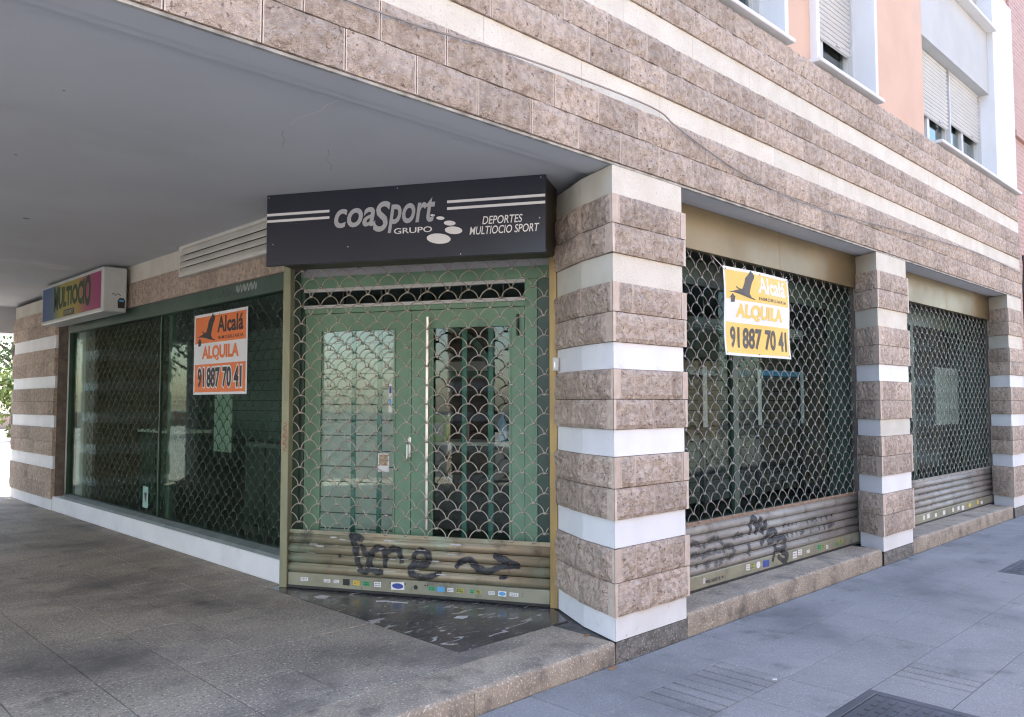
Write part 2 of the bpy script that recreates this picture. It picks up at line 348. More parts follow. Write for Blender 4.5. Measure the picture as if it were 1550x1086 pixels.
# ---- masonry along a plan path (outside on the right-hand side of travel)
class Path:
    def __init__(s, pts):
        s.p = [Vector(p) for p in pts]; s.c = [0.]
        for a, b in zip(s.p, s.p[1:]): s.c.append(s.c[-1] + (b - a).length)
        s.len = s.c[-1]
        s.t = [(b - a).normalized() for a, b in zip(s.p, s.p[1:])]
    def at(s, d, off, side=0):
        d = max(0, min(s.len, d))
        for i in range(len(s.t)):
            if d <= s.c[i + 1] + 1e-6: break
        for k in range(1, len(s.p) - 1):
            if abs(d - s.c[k]) < 1e-4:
                n1 = Vector((s.t[k - 1].y, -s.t[k - 1].x)); n2 = Vector((s.t[k].y, -s.t[k].x)); m = (n1 + n2).normalized()
                return s.p[k] + m * (off / max(.3, m.dot(n1)))
        return s.p[i] + s.t[i] * (d - s.c[i]) + Vector((s.t[i].y, -s.t[i].x)) * off
    def marks(s, a, b): return [c for c in s.c if a + 1e-3 < c < b - 1e-3]
def block(path, s0, s1, z0, z1, m, parent, proud=0., amp=0., depth=.06, res=.07, gap=.0035, name='block', origin=(0, 0)):
    cuts = [s0] + path.marks(s0, s1) + [s1]; S = []
    for a, b in zip(cuts, cuts[1:]):
        k = max(1, round((b - a) / res)) if amp else 1
        S += [a + (b - a) * i / k for i in range(k)]
    S.append(s1)
    if amp and s1 - s0 > .12: S = [S[0], S[0] + .009] + S[1:-1] + [S[-1] - .009, S[-1]]
    nz = max(1, round((z1 - z0) / res)) if amp else 1
    Z = [z0 + gap + (z1 - z0 - 2 * gap) * j / nz for j in range(nz + 1)]
    mb = MB(); ns = len(S); seed = random.random() * 50
    sd = []
    for i, d in enumerate(S):
        dd = d + (gap if i == 0 else -gap if i == ns - 1 else 0)
        sd.append(dd)
    def P(i, off):
        v = path.at(S[i], off)
        if i in (0, ns - 1):
            # shift along the face by the joint gap
            j = 1 if i == 0 else ns - 2; q = path.at((S[i] + S[j]) / 2, off); v = v + (q - v).normalized() * gap
        return v
    for j, z in enumerate(Z):
        for i in range(ns):
            edge = i in (0, ns - 1) or j in (0, nz); mar = amp and (i < 2 or i > ns - 3)
            e = 0
            if amp:
                nn = noise.noise((S[i] * 8 + seed, z * 8, seed)) + .7 * noise.noise((S[i] * 21, z * 21 + seed, 1.7))
                e = amp * (0 if mar else nn * .45 if edge else .75 + nn * 1.1)
            v = P(i, proud + e); mb.v.append((v.x, v.y, z))
    for j in range(nz):
        for i in range(ns - 1):
            a = j * ns + i; mb.f.append((a, a + 1, a + ns + 1, a + ns))
    # back ring
    ring = [i for i in range(ns)] + [j * ns + ns - 1 for j in range(1, nz + 1)] + [nz * ns + i for i in range(ns - 2, -1, -1)] + [j * ns for j in range(nz - 1, 0, -1)]
    b = len(mb.v)
    for q in ring:
        i = q % ns; v = P(i, proud - depth); mb.v.append((v.x, v.y, mb.v[q][2]))
    n = len(ring)
    for k in range(n): l = (k + 1) % n; mb.f.append((ring[l], ring[k], b + k, b + l))
    o = mb.build(name, m, parent)
    if amp and s1 - s0 > .12 and m is BROWN:
        o.data.materials.append(MARGIN); nf = nz * (ns - 1)
        for j in range(nz): o.data.polygons[j * (ns - 1)].material_index = 1; o.data.polygons[(j + 1) * (ns - 1) - 1].material_index = 1
    return o
# ================================================================== SETTING: ground
ZS = -.13
struct(MB().box(-150, 150, -120, 160, -1.0, ZS - .06).build('ground', ASPH))
pv = struct(MB().box(-22, 24, -2.614, .02, ZS - .3, ZS - .012).build('pavement', GROUT))
struct(MB().box(-40, 40, -15.98, -2.616, ZS - .3, ZS - .001).build('bounce_paving', PAVE))  # unseen pale paving, laid in place of a road to bounce sunlight
TS = .432
def tile_mesh(kind):
    mb = MB(); g = .0014; n = 4
    if kind == 0:
        b = .0022; x0, x1 = g, TS - g
        mb.v += [(x0, x0, -.05), (x1, x0, -.05), (x1, x1, -.05), (x0, x1, -.05), (x0, x0, -b), (x1, x0, -b), (x1, x1, -b), (x0, x1, -b),
                 (x0 + b, x0 + b, 0), (x1 - b, x0 + b, 0), (x1 - b, x1 - b, 0), (x0 + b, x1 - b, 0)]
        for k in (0, 4):
            for i in range(4): j = (i + 1) % 4; mb.f.append((k + i, k + j, k + 4 + j, k + 4 + i))
        mb.f.append((8, 9, 10, 11))
    else:                                                  # ribbed tile: four bars with shallow grooves between
        mb.box(g, TS - g, g, TS - g, -.05, -.012); s = TS / n
        for i in range(n):
            a = i * s + (.0065 if i else g); c = (i + 1) * s - (.0065 if i < n - 1 else g)
            mb.v += [(a, g, -.0121), (c, g, -.0121), (c, TS - g, -.0121), (a, TS - g, -.0121), (a + .004, g + .003, 0), (c - .004, g + .003, 0), (c - .004, TS - g - .003, 0), (a + .004, TS - g - .003, 0)]
            q = len(mb.v) - 8
            for i2 in range(4): j2 = (i2 + 1) % 4; mb.f.append((q + i2, q + j2, q + 4 + j2, q + 4 + i2))
            mb.f.append((q + 4, q + 5, q + 6, q + 7))
    return mb.mesh('paving_tile', PAVE)
tms = [tile_mesh(0), tile_mesh(1)]
cover1 = (-.27, .67, -2.02, -1.32)
for i in range(-6, 26):
    for j in range(6):
        x = .07 + TS * i; y = -.02 - TS * (j + 1)
        rib = 1 if (i, j) in ((-1, 1), (0, 1), (0, 2), (-1, 2), (1, 2), (1, 3), (-2, 2), (2, 3), (-2, 3)) else 0
        if x + TS > cover1[0] - .02 and x < cover1[1] + .02 and y + TS > cover1[2] and y < cover1[3] + .02: continue
        if j == 2 and i in (11, 12): continue
        o = link('paving_tile', tms[rib], pv, (x, y, ZS + random.uniform(-.0012, .0012)))
        o.rotation_euler = (random.uniform(-.002, .002), random.uniform(-.002, .002), 0)
# cut tiles where the covers sit
cx0, cx1, cy0, cy1 = cover1
for i in range(-2, 3):
    for j in (2, 3, 4, 5):
        x = .07 + TS * i; y = -.02 - TS * (j + 1)
        if not (x + TS > cx0 - .02 and x < cx1 + .02 and y + TS > cy0 and y < cy1 + .02): continue
        g = .0025; X0, X1, Y0, Y1 = x + g, x + TS - g, y + g, y + TS - g
        for a0, a1, b0, b1 in ((X0, X1, max(Y0, cy1 + .004), Y1), (X0, X1, Y0, min(Y1, cy0 - .004)), (X0, min(X1, cx0 - .004), max(Y0, cy0 - .003), min(Y1, cy1 + .003)), (max(X0, cx1 + .004), X1, max(Y0, cy0 - .003), min(Y1, cy1 + .003))):
            if a1 - a0 > .01 and b1 - b0 > .01: MB().box(a0, a1, b0, b1, ZS - .05, ZS - .001).build('paving_tile', PAVE, pv)
for a0, a1, b0, b1 in ((4.825, 5.68, -.896, -.886), (4.82, 4.827, -1.31, -.886), (5.683, 5.684, -1.31, -.886)): MB().box(a0, a1, b0, b1, ZS - .05, ZS - .002).build('paving_tile', PAVE, pv)
def cover(name, label, x0, x1, y0, y1, grid):
    t = thing(name, label, 'manhole cover', ((x0 + x1) / 2, (y0 + y1) / 2, ZS))
    a, b = (x1 - x0) / 2, (y1 - y0) / 2; f = MB(); e = .05
    f.box(-a, a, -b, -b + e, -.03, .003); f.box(-a, a, b - e, b, -.03, .003); f.box(-a, -a + e, -b + e, b - e, -.03, .0029); f.box(a - e, a, -b + e, b - e, -.03, .0029)
    bevel(f.build('frame', IRON, t), .003)
    p = MB(); p.box(-a + e + .006, a - e - .006, -b + e + .006, b - e - .006, -.03, -.002)
    n = grid
    for i in range(n):
        for j in range(n):
            cx = -a + e + .03 + (2 * a - 2 * e - .06) * (i + .5) / n; cy = -b + e + .03 + (2 * b - 2 * e - .06) * (j + .5) / n; h = (2 * a - 2 * e) / n * .32
            p.box(cx - h, cx + h, cy - h * .5, cy + h * .5, -.0021, .003)
    p.build('plate', IRON, t)
    return t
cover('manhole_cover', 'dark square iron cover set in the ribbed paving before the corner pillar', *cover1, 9)
cover('manhole_cover', 'smaller dark iron cover in the pavement before the farther shop bay', 4.83, 5.68, -1.31, -.90, 6)

# arcade floor
af = struct(MB().box(-10, 9.7, .02, 13.4, -.3, -.012).build('arcade_floor', GROUT))
struct(MB().box(-60, 70, 13.4, 120, -.3, -.02).build('square', SUNPAVE))
struct(MB().box(-60, -10.002, -2.6, 13.398, -.3, -.1).build('side_street', ASPH))
struct(MB().prism([(-10, .36), (-4.6, .36), (-4.6, 13.35), (-10, 13.35)], -.011, -.001).build('floor_far', GRANITE))
def kerbstone(x0, x1, parent, ztop=0., y1=.36, zb=ZS - .05, y0=0.):
    mb = MB(); n = max(2, int((x1 - x0) / .03)); seed = x0
    rows = []
    for i in range(n + 1):
        x = x0 + .002 + (x1 - x0 - .004) * i / n
        c = .5 + .5 * noise.noise((x * 6, seed, 0)); d = .5 + .5 * noise.noise((x * 25, seed, 5)); ch = .006 + .07 * max(0, c - .3) * d
        e = .004 * noise.noise((x * 15, 3, 1))
        prof = [(y0 + e, zb), (y0 + e - .002, ztop - .05 - .02 * c), (y0 + e * 1.5, ztop - ch - .012 * d), (y0 + ch * .6, ztop - ch * .35), (y0 + ch * 1.3 + .006, ztop), (y1, ztop), (y1, zb)]
        rows.append([(x, a, b) for a, b in prof])
    k = 7
    for r in rows: mb.v += r
    for i in range(n):
        for j in range(k - 1): a = i * k + j; mb.f.append((a, a + k, a + k + 1, a + 1))
    mb.f.append(tuple(reversed(range(k)))); mb.f.append(tuple(n * k + j for j in range(k)))
    mb.f = [tuple(reversed(q)) for q in mb.f]
    return mb.build('kerb_stone', KERB, parent)
for a, b in ((-6.0, -4.8), (-4.8, -3.6), (-3.6, -2.42), (-2.42, -1.2), (-1.2, -.004)): kerbstone(a, b, af)
MB().box(-10, -6.002, 0, .36, ZS - .05, 0).build('kerb_stone', KERB, af)
# floor slabs (those in view)
def slab(x0, x1, y0, y1):
    g = .0028; b = .002; mb = MB(); zt = random.uniform(-.0012, .0012)
    x0 += g; x1 -= g; y0 += g; y1 -= g
    mb.v = [(x0, y0, -.03), (x1, y0, -.03), (x1, y1, -.03), (x0, y1, -.03), (x0, y0, zt - b), (x1, y0, zt - b), (x1, y1, zt - b), (x0, y1, zt - b),
            (x0 + b, y0 + b, zt), (x1 - b, y0 + b, zt), (x1 - b, y1 - b, zt), (x0 + b, y1 - b, zt)]
    for k in (0, 4):
        for i in range(4): j = (i + 1) % 4; mb.f.append((k + i, k + j, k + 4 + j, k + 4 + i))
    mb.f.append((8, 9, 10, 11)); return mb.build('floor_slab', GRANITE, af)
XJ = [-4.6] + [-.84 - .44 * k for k in range(8, -1, -1)]
YJ = [.36, .52] + [.52 + .475 * k for k in range(1, 26)]
for y0, y1 in zip(YJ, YJ[1:]):
    for x0, x1 in zip(XJ, XJ[1:]):
        if y1 > 5 and x1 < -3.2: continue
        slab(x0, x1, y0, y1)
MB().box(-4.6, -3.49, YJ[10], 13.35, -.011, -.0011).build('floor_slab', GRANITE, af)
slab(-.84, -.0, .36, .545)
for y0, y1 in zip(YJ[6:], YJ[7:]): slab(-.84, -.61, max(y0, 2.98), y1)
MB().prism([(-.84, .549), (.16, .549), (.37, .90), (-.64, 2.97), (-.84, 2.97)], -.03, .001).build('marble_threshold', MARBLE, af)

# ================================================================== BUILDING
B = thing('corner_building', 'building with banded split stone ground floor, orange render and white framed windows', 'building', (4, 6, 0))
B.location = (0, 0, 0)
# --- facade band of blocks over the shops
fb = part('facade_band', B); fb.name = 'facade_band'
MB().box(-9.55, 9.93, .03, .30, 3.105, 4.655).build('core', MORTAR, fb)
FP = Path([(-20, 0), (9.95, 0)])
def fx(x): return x + 20
rows = [(3.10, 3.313, 0), (3.313, 3.525, 1), (3.69, 3.888, 0), (3.888, 4.085, 1), (4.265, 4.463, 0), (4.463, 4.66, 1)]
for z0, z1, ph in rows:
    x = -2.47 - .4265 * 8 + (.2 if ph else 0) + (.1 if z0 > 3.6 else 0) - (.06 if z0 > 4.2 else 0)
    while x < 9.9:
        x1 = min(9.945, x + .4265)
        if 9.945 - x1 < .12: x1 = 9.945
        o = block(FP, fx(x), fx(x1), z0, z1, BROWN, fb, .010, .02, .05, .055, .0032)
        if x1 - x > .3 and random.random() < .55:
            pass
        x = x1
for z0, z1, ph in ((3.525, 3.69, -1.135), (4.085, 4.265, -.7)):
    x = ph - .841 * 5
    while x < 9.9:
        x1 = min(9.945, x + .841)
        if 9.945 - x1 < .2: x1 = 9.945
        block(FP, fx(x), fx(x1), z0, z1, CREAM, fb, -.004, 0, .03, .2, .0015); x = x1
MB().box(-9.56, -5.9, .012, .029, 3.1, 4.66).build('plain_face', BROWN_S, fb)
# --- beam underside, drip trim, ceiling of the arcade
MB().box(-9.55, 9.93, .001, .022, 3.084, 3.099).build('drip_trim', TRIM, B)
MB().box(-9.55, 9.93, .023, .205, 3.088, 3.104).build('beam_underside', CEIL, B)
MB().box(-9.55, 9.93, .205, .30, 3.10, 3.104).build('beam_underside', CEIL, B)
cl = MB(); cl.v = [(-9.55, .205, 3.088), (9.93, .205, 3.088), (9.93, .26, 3.14), (-9.55, .26, 3.14), (9.93, 13.5, 3.16), (-9.55, 13.5, 3.16), (9.93, 13.5, 4.69), (-9.55, 13.5, 4.69), (9.93, .302, 4.69), (-9.55, .302, 4.69), (9.93, .302, 3.2), (-9.55, .302, 3.2)]
cl.f = [(0, 3, 2, 1), (3, 5, 4, 2), (5, 7, 6, 4), (7, 9, 8, 6), (9, 11, 10, 8), (3, 11, 9, 7, 5)]; cl.f = [q[::-1] for q in cl.f]
cl.build('ceiling', CEIL, B)
# hairline cracks in the plaster of the ceiling
ck = MB()
def ceil_crack(pts, wd):
    for a, b in zip(pts, pts[1:]):
        d = Vector((b[0] - a[0], b[1] - a[1])).normalized(); n_ = Vector((-d.y, d.x)) * wd; q = len(ck.v)
        za = 3.14 + (a[1] - .26) * .00151 - .0015; zb_ = 3.14 + (b[1] - .26) * .00151 - .0015
        ck.v += [(a[0] + n_.x, a[1] + n_.y, za), (a[0] - n_.x, a[1] - n_.y, za), (b[0] - n_.x, b[1] - n_.y, zb_), (b[0] + n_.x, b[1] + n_.y, zb_)]; ck.f.append((q, q + 1, q + 2, q + 3))
ceil_crack([(-1.827, 1.0), (-1.80, .93), (-1.825, .84), (-1.81, .71), (-1.795, .62), (-1.82, .52), (-1.809, .407)], .0022)
ceil_crack([(-1.809, .407), (-1.76, .42), (-1.709, .402)], .0018)
ck.build('plaster_crack', WHITER, B)
ck = MB(); ceil_crack([(-1.79, 1.045), (-1.75, 1.14), (-1.70, 1.20), (-1.63, 1.354)], .0012); ck.build('plaster_crack', CRACKM, B)
ck = MB(); ceil_crack([(-1.403, 1.185), (-1.34, 1.27), (-1.30, 1.38), (-1.20, 1.47), (-1.127, 1.591)], .0012); ck.build('plaster_crack', CRACKM, B)
for x, y, r_ in ((-2.795, 2.715, .012), (-2.255, 4.747, .03), (-2.9, 1.3, .008), (-3.1, 2.2, .01)):
    mb = MB(); zc = 3.14 + (y - .26) * .00151 - .002; mb.v = [(x + r_ * math.cos(k * .785), y + r_ * math.sin(k * .785), zc) for k in range(8)]; mb.f = [tuple(reversed(range(8)))]; mb.build('plaster_hole', RAIL, B)

# --- pillars
BANDS = [(.155, .585), (.765, 1.17), (1.345, 1.74), (1.915, 2.31), (2.5, 2.89)]
WHITES = [(0., .155), (.585, .765), (1.17, 1.345), (1.74, 1.915), (2.31, 2.5), (2.89, 3.083)]
def pillar(pts, faces, back, res=.07, zt=None, wm=None, base=True, amp=.013):
    """faces: list of (s0, s1, upper cuts, lower cuts); cut = (s0, s1, smooth?)"""
    t = part('pillar', B); P = Path(pts)
    core = [P.at(d, -.035) for d in P.c]; core = [(c.x, c.y) for c in core] + back
    ar = sum(a[0] * b[1] - b[0] * a[1] for a, b in zip(core, core[1:] + core[:1]))
    if ar < 0: core = core[::-1]
    MB().prism(core, ZS - .05, 3.087).build('core', MORTAR, t)
    for z0, z1 in BANDS:
        zm = (z0 + z1) / 2
        for up, lo in faces:
            for s0, s1, sm in up: block(P, s0, s1, zm, z1, BROWN_S if sm else BROWN, t, .014 if not sm else .016, 0 if sm else amp, .06, res, .0025)
            for s0, s1, sm in lo: block(P, s0, s1, z0, zm, BROWN_S if sm else BROWN, t, .014 if not sm else .016, 0 if sm else amp, .06, res, .0025)
    for k, (z0, z1) in enumerate(WHITES):
        for i, (a, b) in enumerate(zip(P.c, P.c[1:])):
            m = wm(k, i) if wm else WHITEP
            block(P, a, b, z0, z1, m, t, -.002, 0, .03, .3, .001, name='band_stone')
    if base:
        for i, (a, b) in enumerate(zip(P.c, P.c[1:])):
            if i == base - 1: block(P, a, b, ZS - .05, -.002, ROUGHBASE, t, .002, .008, .06, .05, .002, name='plinth_stone')
    return t, P
# corner pillar
pts1 = [(.36, .82), (.13, .38), (0, 0), (.81, 0), (.66, .31)]
l0 = Path(pts1).c
c1, c2, c3 = l0[1], l0[2], l0[3]
pillar(pts1, [([(0, c1 + .02, 0), (c1 + .02, c2, 0)], [(0, c1 - .06, 0), (c1 - .06, c2 - .055, 0), (c2 - .055, c2, 1)]),
              ([(c2, c2 + .05, 1), (c2 + .05, c2 + .2, 0), (c2 + .2, c2 + .63, 0), (c2 + .63, c3 - .045, 0), (c3 - .045, c3, 1)], [(c2, c2 + .425, 0), (c2 + .425, c3, 0)]),
              ([(c3, l0[4], 0)], [(c3, l0[4], 0)])],
       [(.66, .50), (.45, .84)], res=.03, base=3, amp=.02,
       wm=lambda k, i: (WHITEB if k == 0 and i == 2 else WHITEP) if k < 4 else (CREAM if i >= 2 else CREAM_S))
for xl, xr in ((4.37, 5.20), (9.18, 9.945)):
    wd = xr - xl
    pts = [(xl + .19, .31), (xl, 0), (xr, 0), (xr - (.17 if xl < 6 else 0), .31)]
    q = Path(pts).c
    pillar(pts, [([(0, q[1], 0)], [(0, q[1] - .05, 0), (q[1] - .05, q[1], 1)]),
                 ([(q[1], q[1] + .045, 1), (q[1] + .045, q[1] + .4, 0), (q[1] + .4, q[2], 0)], [(q[1], q[1] + .42, 0), (q[1] + .42, q[2], 0)]),
                 ([(q[2], q[3], 0)], [(q[2], q[3], 0)])],
           [(pts[3][0] - .05, .32), (pts[0][0] + .05, .32)], res=.07, base=2,
           wm=lambda k, i: (WHITEB if (k == 0 and i == 1) else CREAM_S if (k == 2 and i == 1 and xl < 6) else WHITEP) if k < 4 else (CREAM if i == 1 else CREAM_S))
# outer pillars of the arcade, on its open side
for yy in (0., 6.2, 12.0):
    ptl = [(-8.6, yy + .8), (-9.5, yy + .8), (-9.5, yy), (-8.6, yy), (-8.6, yy + .79)]; q = Path(ptl); n = 4
    pillar(ptl, [([(q.len * k / n, q.len * (k + 1) / n, 0) for k in range(n)], [(q.len * k / n, q.len * (k + 1) / n, 0) for k in range(n)])], [], res=.2, base=False, wm=lambda k, i: WHITEP if k < 4 else CREAM_S)
# rounded pillar at the far end of the shop window, and its neighbour across the passage
ptf = [(.5, 12.95), (-.30, 12.75), (-.60, 12.35), (-.70, 11.9), (-.715, 10.9), (-.72, 9.53)]
q = Path(ptf); n = 7
pillar(ptf, [([(q.len * k / n, q.len * (k + 1) / n, 0) for k in range(n)], [(max(0, q.len * (k - .5) / n), min(q.len, q.len * (k + .5) / n), 0) for k in range(n + 1)])],
       [(-.45, 9.52), (.6, 9.52), (.6, 12.7)], res=.1, base=False, wm=lambda k, i: WHITEP if k < 5 else CREAM_S, amp=.012)
ptg = [(-2.0, 13.4), (-3.3, 13.4), (-3.3, 12.5), (-2.0, 12.5), (-2.0, 13.39)]
q = Path(ptg); n = 10
pillar(ptg, [([(q.len * k / n, q.len * (k + 1) / n, 0) for k in range(n)], [(q.len * k / n, q.len * (k + 1) / n, 0) for k in range(n)])],
       [], res=.12, base=False, wm=lambda k, i: WHITEP if k < 5 else CREAM_S)
MB().box(-9.5, 9.9, 12.6, 13.35, 2.72, 3.158).build('exit_beam', CEIL, B)
MB().box(-8.55, -3.95, 12.7, 13.3, -.012, 2.72).build('end_wall', DULL, B)
MB().box(.62, 9.9, 12.3, 13.3, -.012, 2.72).build('rear_wall', GREYR, B)
# --- upper wall with window openings
WX = [(1.02, 2.53), (3.09, 4.56)]
up = part('upper_wall', B)
def wallbox(x0, x1, z0, z1, m, y0=.065, y1=.34, nm='render_panel'): MB().box(x0, x1, y0, y1, z0, z1).build(nm, m, up)
wallbox(-9.55, 1.02, 4.661, 7.6, ORANGE); wallbox(2.53, 3.09, 4.661, 7.6, ORANGE); wallbox(4.56, 6.12, 4.661, 7.6, ORANGE)
for a, b in WX: wallbox(a, b, 6.35, 7.6, ORANGE)
wallbox(6.121, 8.9, 6.0, 6.90, GREYR, .075); wallbox(8.901, 9.945, 4.76, 7.6, WHITER, .0, .34)
MB().box(-9.55, 9.945, .75, 13.45, 4.695, 7.6).build('storey_mass', GREYR, up)
MB().box(-9.55, 9.945, .066, 13.45, 7.602, 12.2).build('upper_storeys', ORANGE, up)
def blind(x0, x1, z0, z1, y, parent, pitch=.052):
    mb = MB(); z = z0; n = 0
    prof = []
    mb2 = MB()
    while z < z1:
        zt = min(z + pitch, z1)
        mb.v += [(x0, y, z + .013), (x1, y, z + .013), (x1, y - .012, z + pitch * .62), (x0, y - .012, z + pitch * .62), (x1, y, zt), (x0, y, zt)]
        q = len(mb.v) - 6; mb.f += [(q, q + 1, q + 2, q + 3), (q + 3, q + 2, q + 4, q + 5)]
        mb.v += [(x0, y + .022, z + .004), (x1, y + .022, z + .004)]; mb.f.append((q + 6, q + 7, q + 1, q))
        if z > z0: mb.f.append((pq + 5, pq + 4, q + 7, q + 6))
        pq = q; z = zt
    return mb.build('roller_blind', PVC, parent)
def window(x0, x1, zs, zt, yw, panes, blind_z, surround=True, sill=(None, None), label=None):
    t = part('window', B)
    if surround:
        e = .07
        for a, b in ((x0, x0 + e), (x1 - e, x1)): MB().box(a, b, 0, yw + .1, zs, zt).build('jamb', WHITER, t)
        MB().box(x0 + e, x1 - e, 0, yw + .1, zt - e, zt).build('lintel', WHITER, t)
    else: e = .0
    a, b = x0 + e, x1 - e
    if not surround:
        MB().box(a - .02, a, .08, yw + .1, zs, zt).build('jamb', GREYR, t)
    sx0, sx1 = sill
    s = MB(); s.extr([(-.055, zs - .052), (-.055, zs - .012), (yw + .1, zs + .002), (yw + .1, zs - .052)], sx0, sx1)
    bevel(s.build('sill', WHITER, t), .006)
    fr = MB(); fw = .055
    fr.box(a, b, yw, yw + .07, zs + .003, zs + fw); fr.box(a, b, yw, yw + .07, zt - e - fw, zt - e)
    n = panes; wd = (b - a) / n
    for k in range(n + 1):
        c = a + wd * k; c0 = max(a, c - fw * .75); c1_ = min(b, c + fw * .75); fr.box(c0, c1_, yw - .004, yw + .075, zs + .004, zt - e - .001)
    fr.build('frame', PVC, t)
    for k in range(n): MB().box(a + wd * k + .03, a + wd * (k + 1) - .03, yw + .035, yw + .04, zs + .03, zt - e - .03).build('pane', GLASSW, t)
    for k, bz in enumerate(blind_z):
        nb = len(blind_z); bw = (b - a) / nb
        if bz: 
            bo = blind(a + bw * k + .03, a + bw * (k + 1) - .03, bz, zt - e, yw - .035, t)
            MB().box(a + bw * k + bw * .7, a + bw * k + bw * .76, yw - .06, yw - .04, bz + .02, bz + .035).build('stopper', PVC, bo)
        MB().box(a + bw * k, a + bw * k + .028, yw - .06, yw - .005, zs + .004, zt - e - .001).build('blind_guide', PVC, t)
    MB().box(b - .028, b, yw - .06, yw - .005, zs + .004, zt - e - .001).build('blind_guide', PVC, t)
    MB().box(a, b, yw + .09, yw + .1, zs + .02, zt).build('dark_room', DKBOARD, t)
    return t
window(1.02, 2.53, 4.745, 6.35, .29, 3, [None], True, (.96, 2.55))
window(3.09, 4.56, 4.745, 6.35, .29, 2, [5.23], True, (3.05, 4.585))
window(6.14, 8.90, 4.745, 6.0, .25, 4, [5.16, 5.29], False, (6.40, 9.99))
window(6.14, 8.90, 6.96, 7.58, .25, 4, [7.2, 7.2], False, (6.13, 8.93))
# --- shop interior shell
ri = part('shop_room', B)
MB().prism([(.62, .69), (9.7, .69), (9.7, 12.2), (-.5, 12.2), (-.5, 3.12), (.60, 1.05)], -.011, .004).build('room_floor', FLOORI, ri)
MB().box(9.6, 9.72, .6, 12.2, .004, 3.16).build('room_wall', WALLI, ri)
MB().box(.62, 9.6, 12.0, 12.2, .004, 3.16).build('room_wall', WALLI, ri)
MB().box(-.42, -.3, 9.2, 12.0, .004, 3.16).build('room_wall', WALLI, ri)
MB().box(5.6, 5.75, 3.4, 12.0, .004, 3.16).build('partition', DKBOARD, ri)
# --- wall over the side window
sf = part('side_fascia', B); SP = Path([(-.685, 9.52), (-.685, 2.93)])
MB().box(-.665, -.5, 2.93, 9.52, 2.652, 3.155).build('core', MORTAR, sf)
s = 0.
while s < SP.len - .05:
    e = min(SP.len, s + .43); block(SP, s, e, 2.655, 2.945, BROWN, sf, .0, .008, .018, .1, .0025); s = e
s = 0.
while s < SP.len - .05:
    e = min(SP.len, s + .86); block(SP, s, e, 2.945, 3.15, CREAM_S, sf, -.006, 0, .012, .2, .0015); s = e
# --- sills in the two shop bays
for a, b in ((.83, 4.35), (5.22, 9.16)):
    n = 3
    for k in range(n): kerbstone(a + (b - a) * k / n, a + (b - a) * (k + 1) / n, B, .03, .66, ZS - .05, .012)
# --- gilt fascia boxes over the bays
for a, b in ((.62, 4.57), (4.98, 9.40)):
    m_ = (a + b) / 2 + .25
    for x0, x1 in ((a, m_ - .002), (m_ + .002, b)):
        bevel(MB().box(x0, x1, .285, .34, 2.745, 3.099).build('fascia_panel', GOLD, B), .003)
    MB().box(a, b, .341, .62, 2.76, 3.099).build('shutter_box', DARKM, B)

# ================================================================== ROLLER GRILLES
def slat_prof(h, bulge):
    pr = []
    for k in range(9):
        t = k / 8; pr.append((-bulge * math.sin(math.pi * t) ** .6 - .002, t * h * .86 + h * .02))
    pr += [(-.006, h * .89), (-.009, h * .93), (-.004, h * .98), (.004, h * .98), (.004, h * .02)]
    return pr
def wire_row(W, P, h, r, ph, m, seg=12, off=None):
    mb = MB(); i0 = -1 if ph else 0; pts = []
    x = i0 * P + (P / 2 if ph else 0)
    while x < W:
        for t in (-.055, .055, .085, .125, .18, .25, .33, .42, .5, .58, .67, .75, .82, .875, .915):
            xx = x + P * t
            if 0 <= xx <= W:
                u_ = max(0., (t - .055) / .89); zz = h * .95 * math.sin(math.pi * u_) ** .54 if 0 < u_ < 1 else 0
                pts.append((xx, -.004 * math.cos(2 * math.pi * t), zz + .003))
        x += P
    mb.tube(pts, r, 5)
    x = i0 * P + (P / 2 if ph else 0)
    while x < W:
        if .02 < x < W - .02:
            mb.box(x - .013, x + .013, -.010, .006, -.008, .009)
        x += P
    return mb.mesh('wire_row', m, True)
def grille(name, label, loc, rz, W, zb, bar, nsl, hs, ztop, P, h, slatm, wirem, group=None, r=.0034, rails=None, strip=None):
    t = thing(name, label, 'roller grille', loc, rz, group)
    zs = zb + bar
    if bar:
        bb = MB(); bb.extr([(-.018, zb), (-.018, zb + bar * .96), (-.008, zb + bar), (.01, zb + bar), (.01, zb)], 0, W); o = bb.build('bottom_bar', BARM, t); bevel(o, .003)
        MB().box(0, W, -.03, -.0185, zb - .004, zb + .014).build('foot_rail', DARKM, o)
        me = MB().extr(slat_prof(hs, .020), 0, W, 1).mesh('slat', slatm, True)
        for k in range(nsl): 
            s = link('slat', me, t, (0, random.uniform(-.0015, .0015), zs + k * hs)); s.rotation_euler = (0, random.uniform(-.0006, .0006), 0)
    z = zs + nsl * hs
    if bar:
        MB().box(0, W, -.004, .007, z, z + .03).build('top_strip', strip or slatm, t); z += .022
    ms = [wire_row(W, P, h, r, 0, wirem), wire_row(W, P, h, r, 1, wirem)]; k = 0
    while z + k * h < ztop:
        wr = link('wire_row', ms[k % 2], t, (random.uniform(-.004, .004), random.uniform(-.003, .003), z + k * h + random.uniform(-.003, .003))); wr.rotation_euler = (random.uniform(-.06, .06), random.uniform(-.0012, .0012), 0); k += 1
    if rails:
        for x0, x1, m, za in rails:
            mb = MB(); mb.box(x0, x1, -.035, .035, za, ztop + .03); bevel(mb.build('guide_rail', m, t), .004)
    return t
TH = math.atan2(-.883, .469)
DL = (-.70, 2.858, 0)
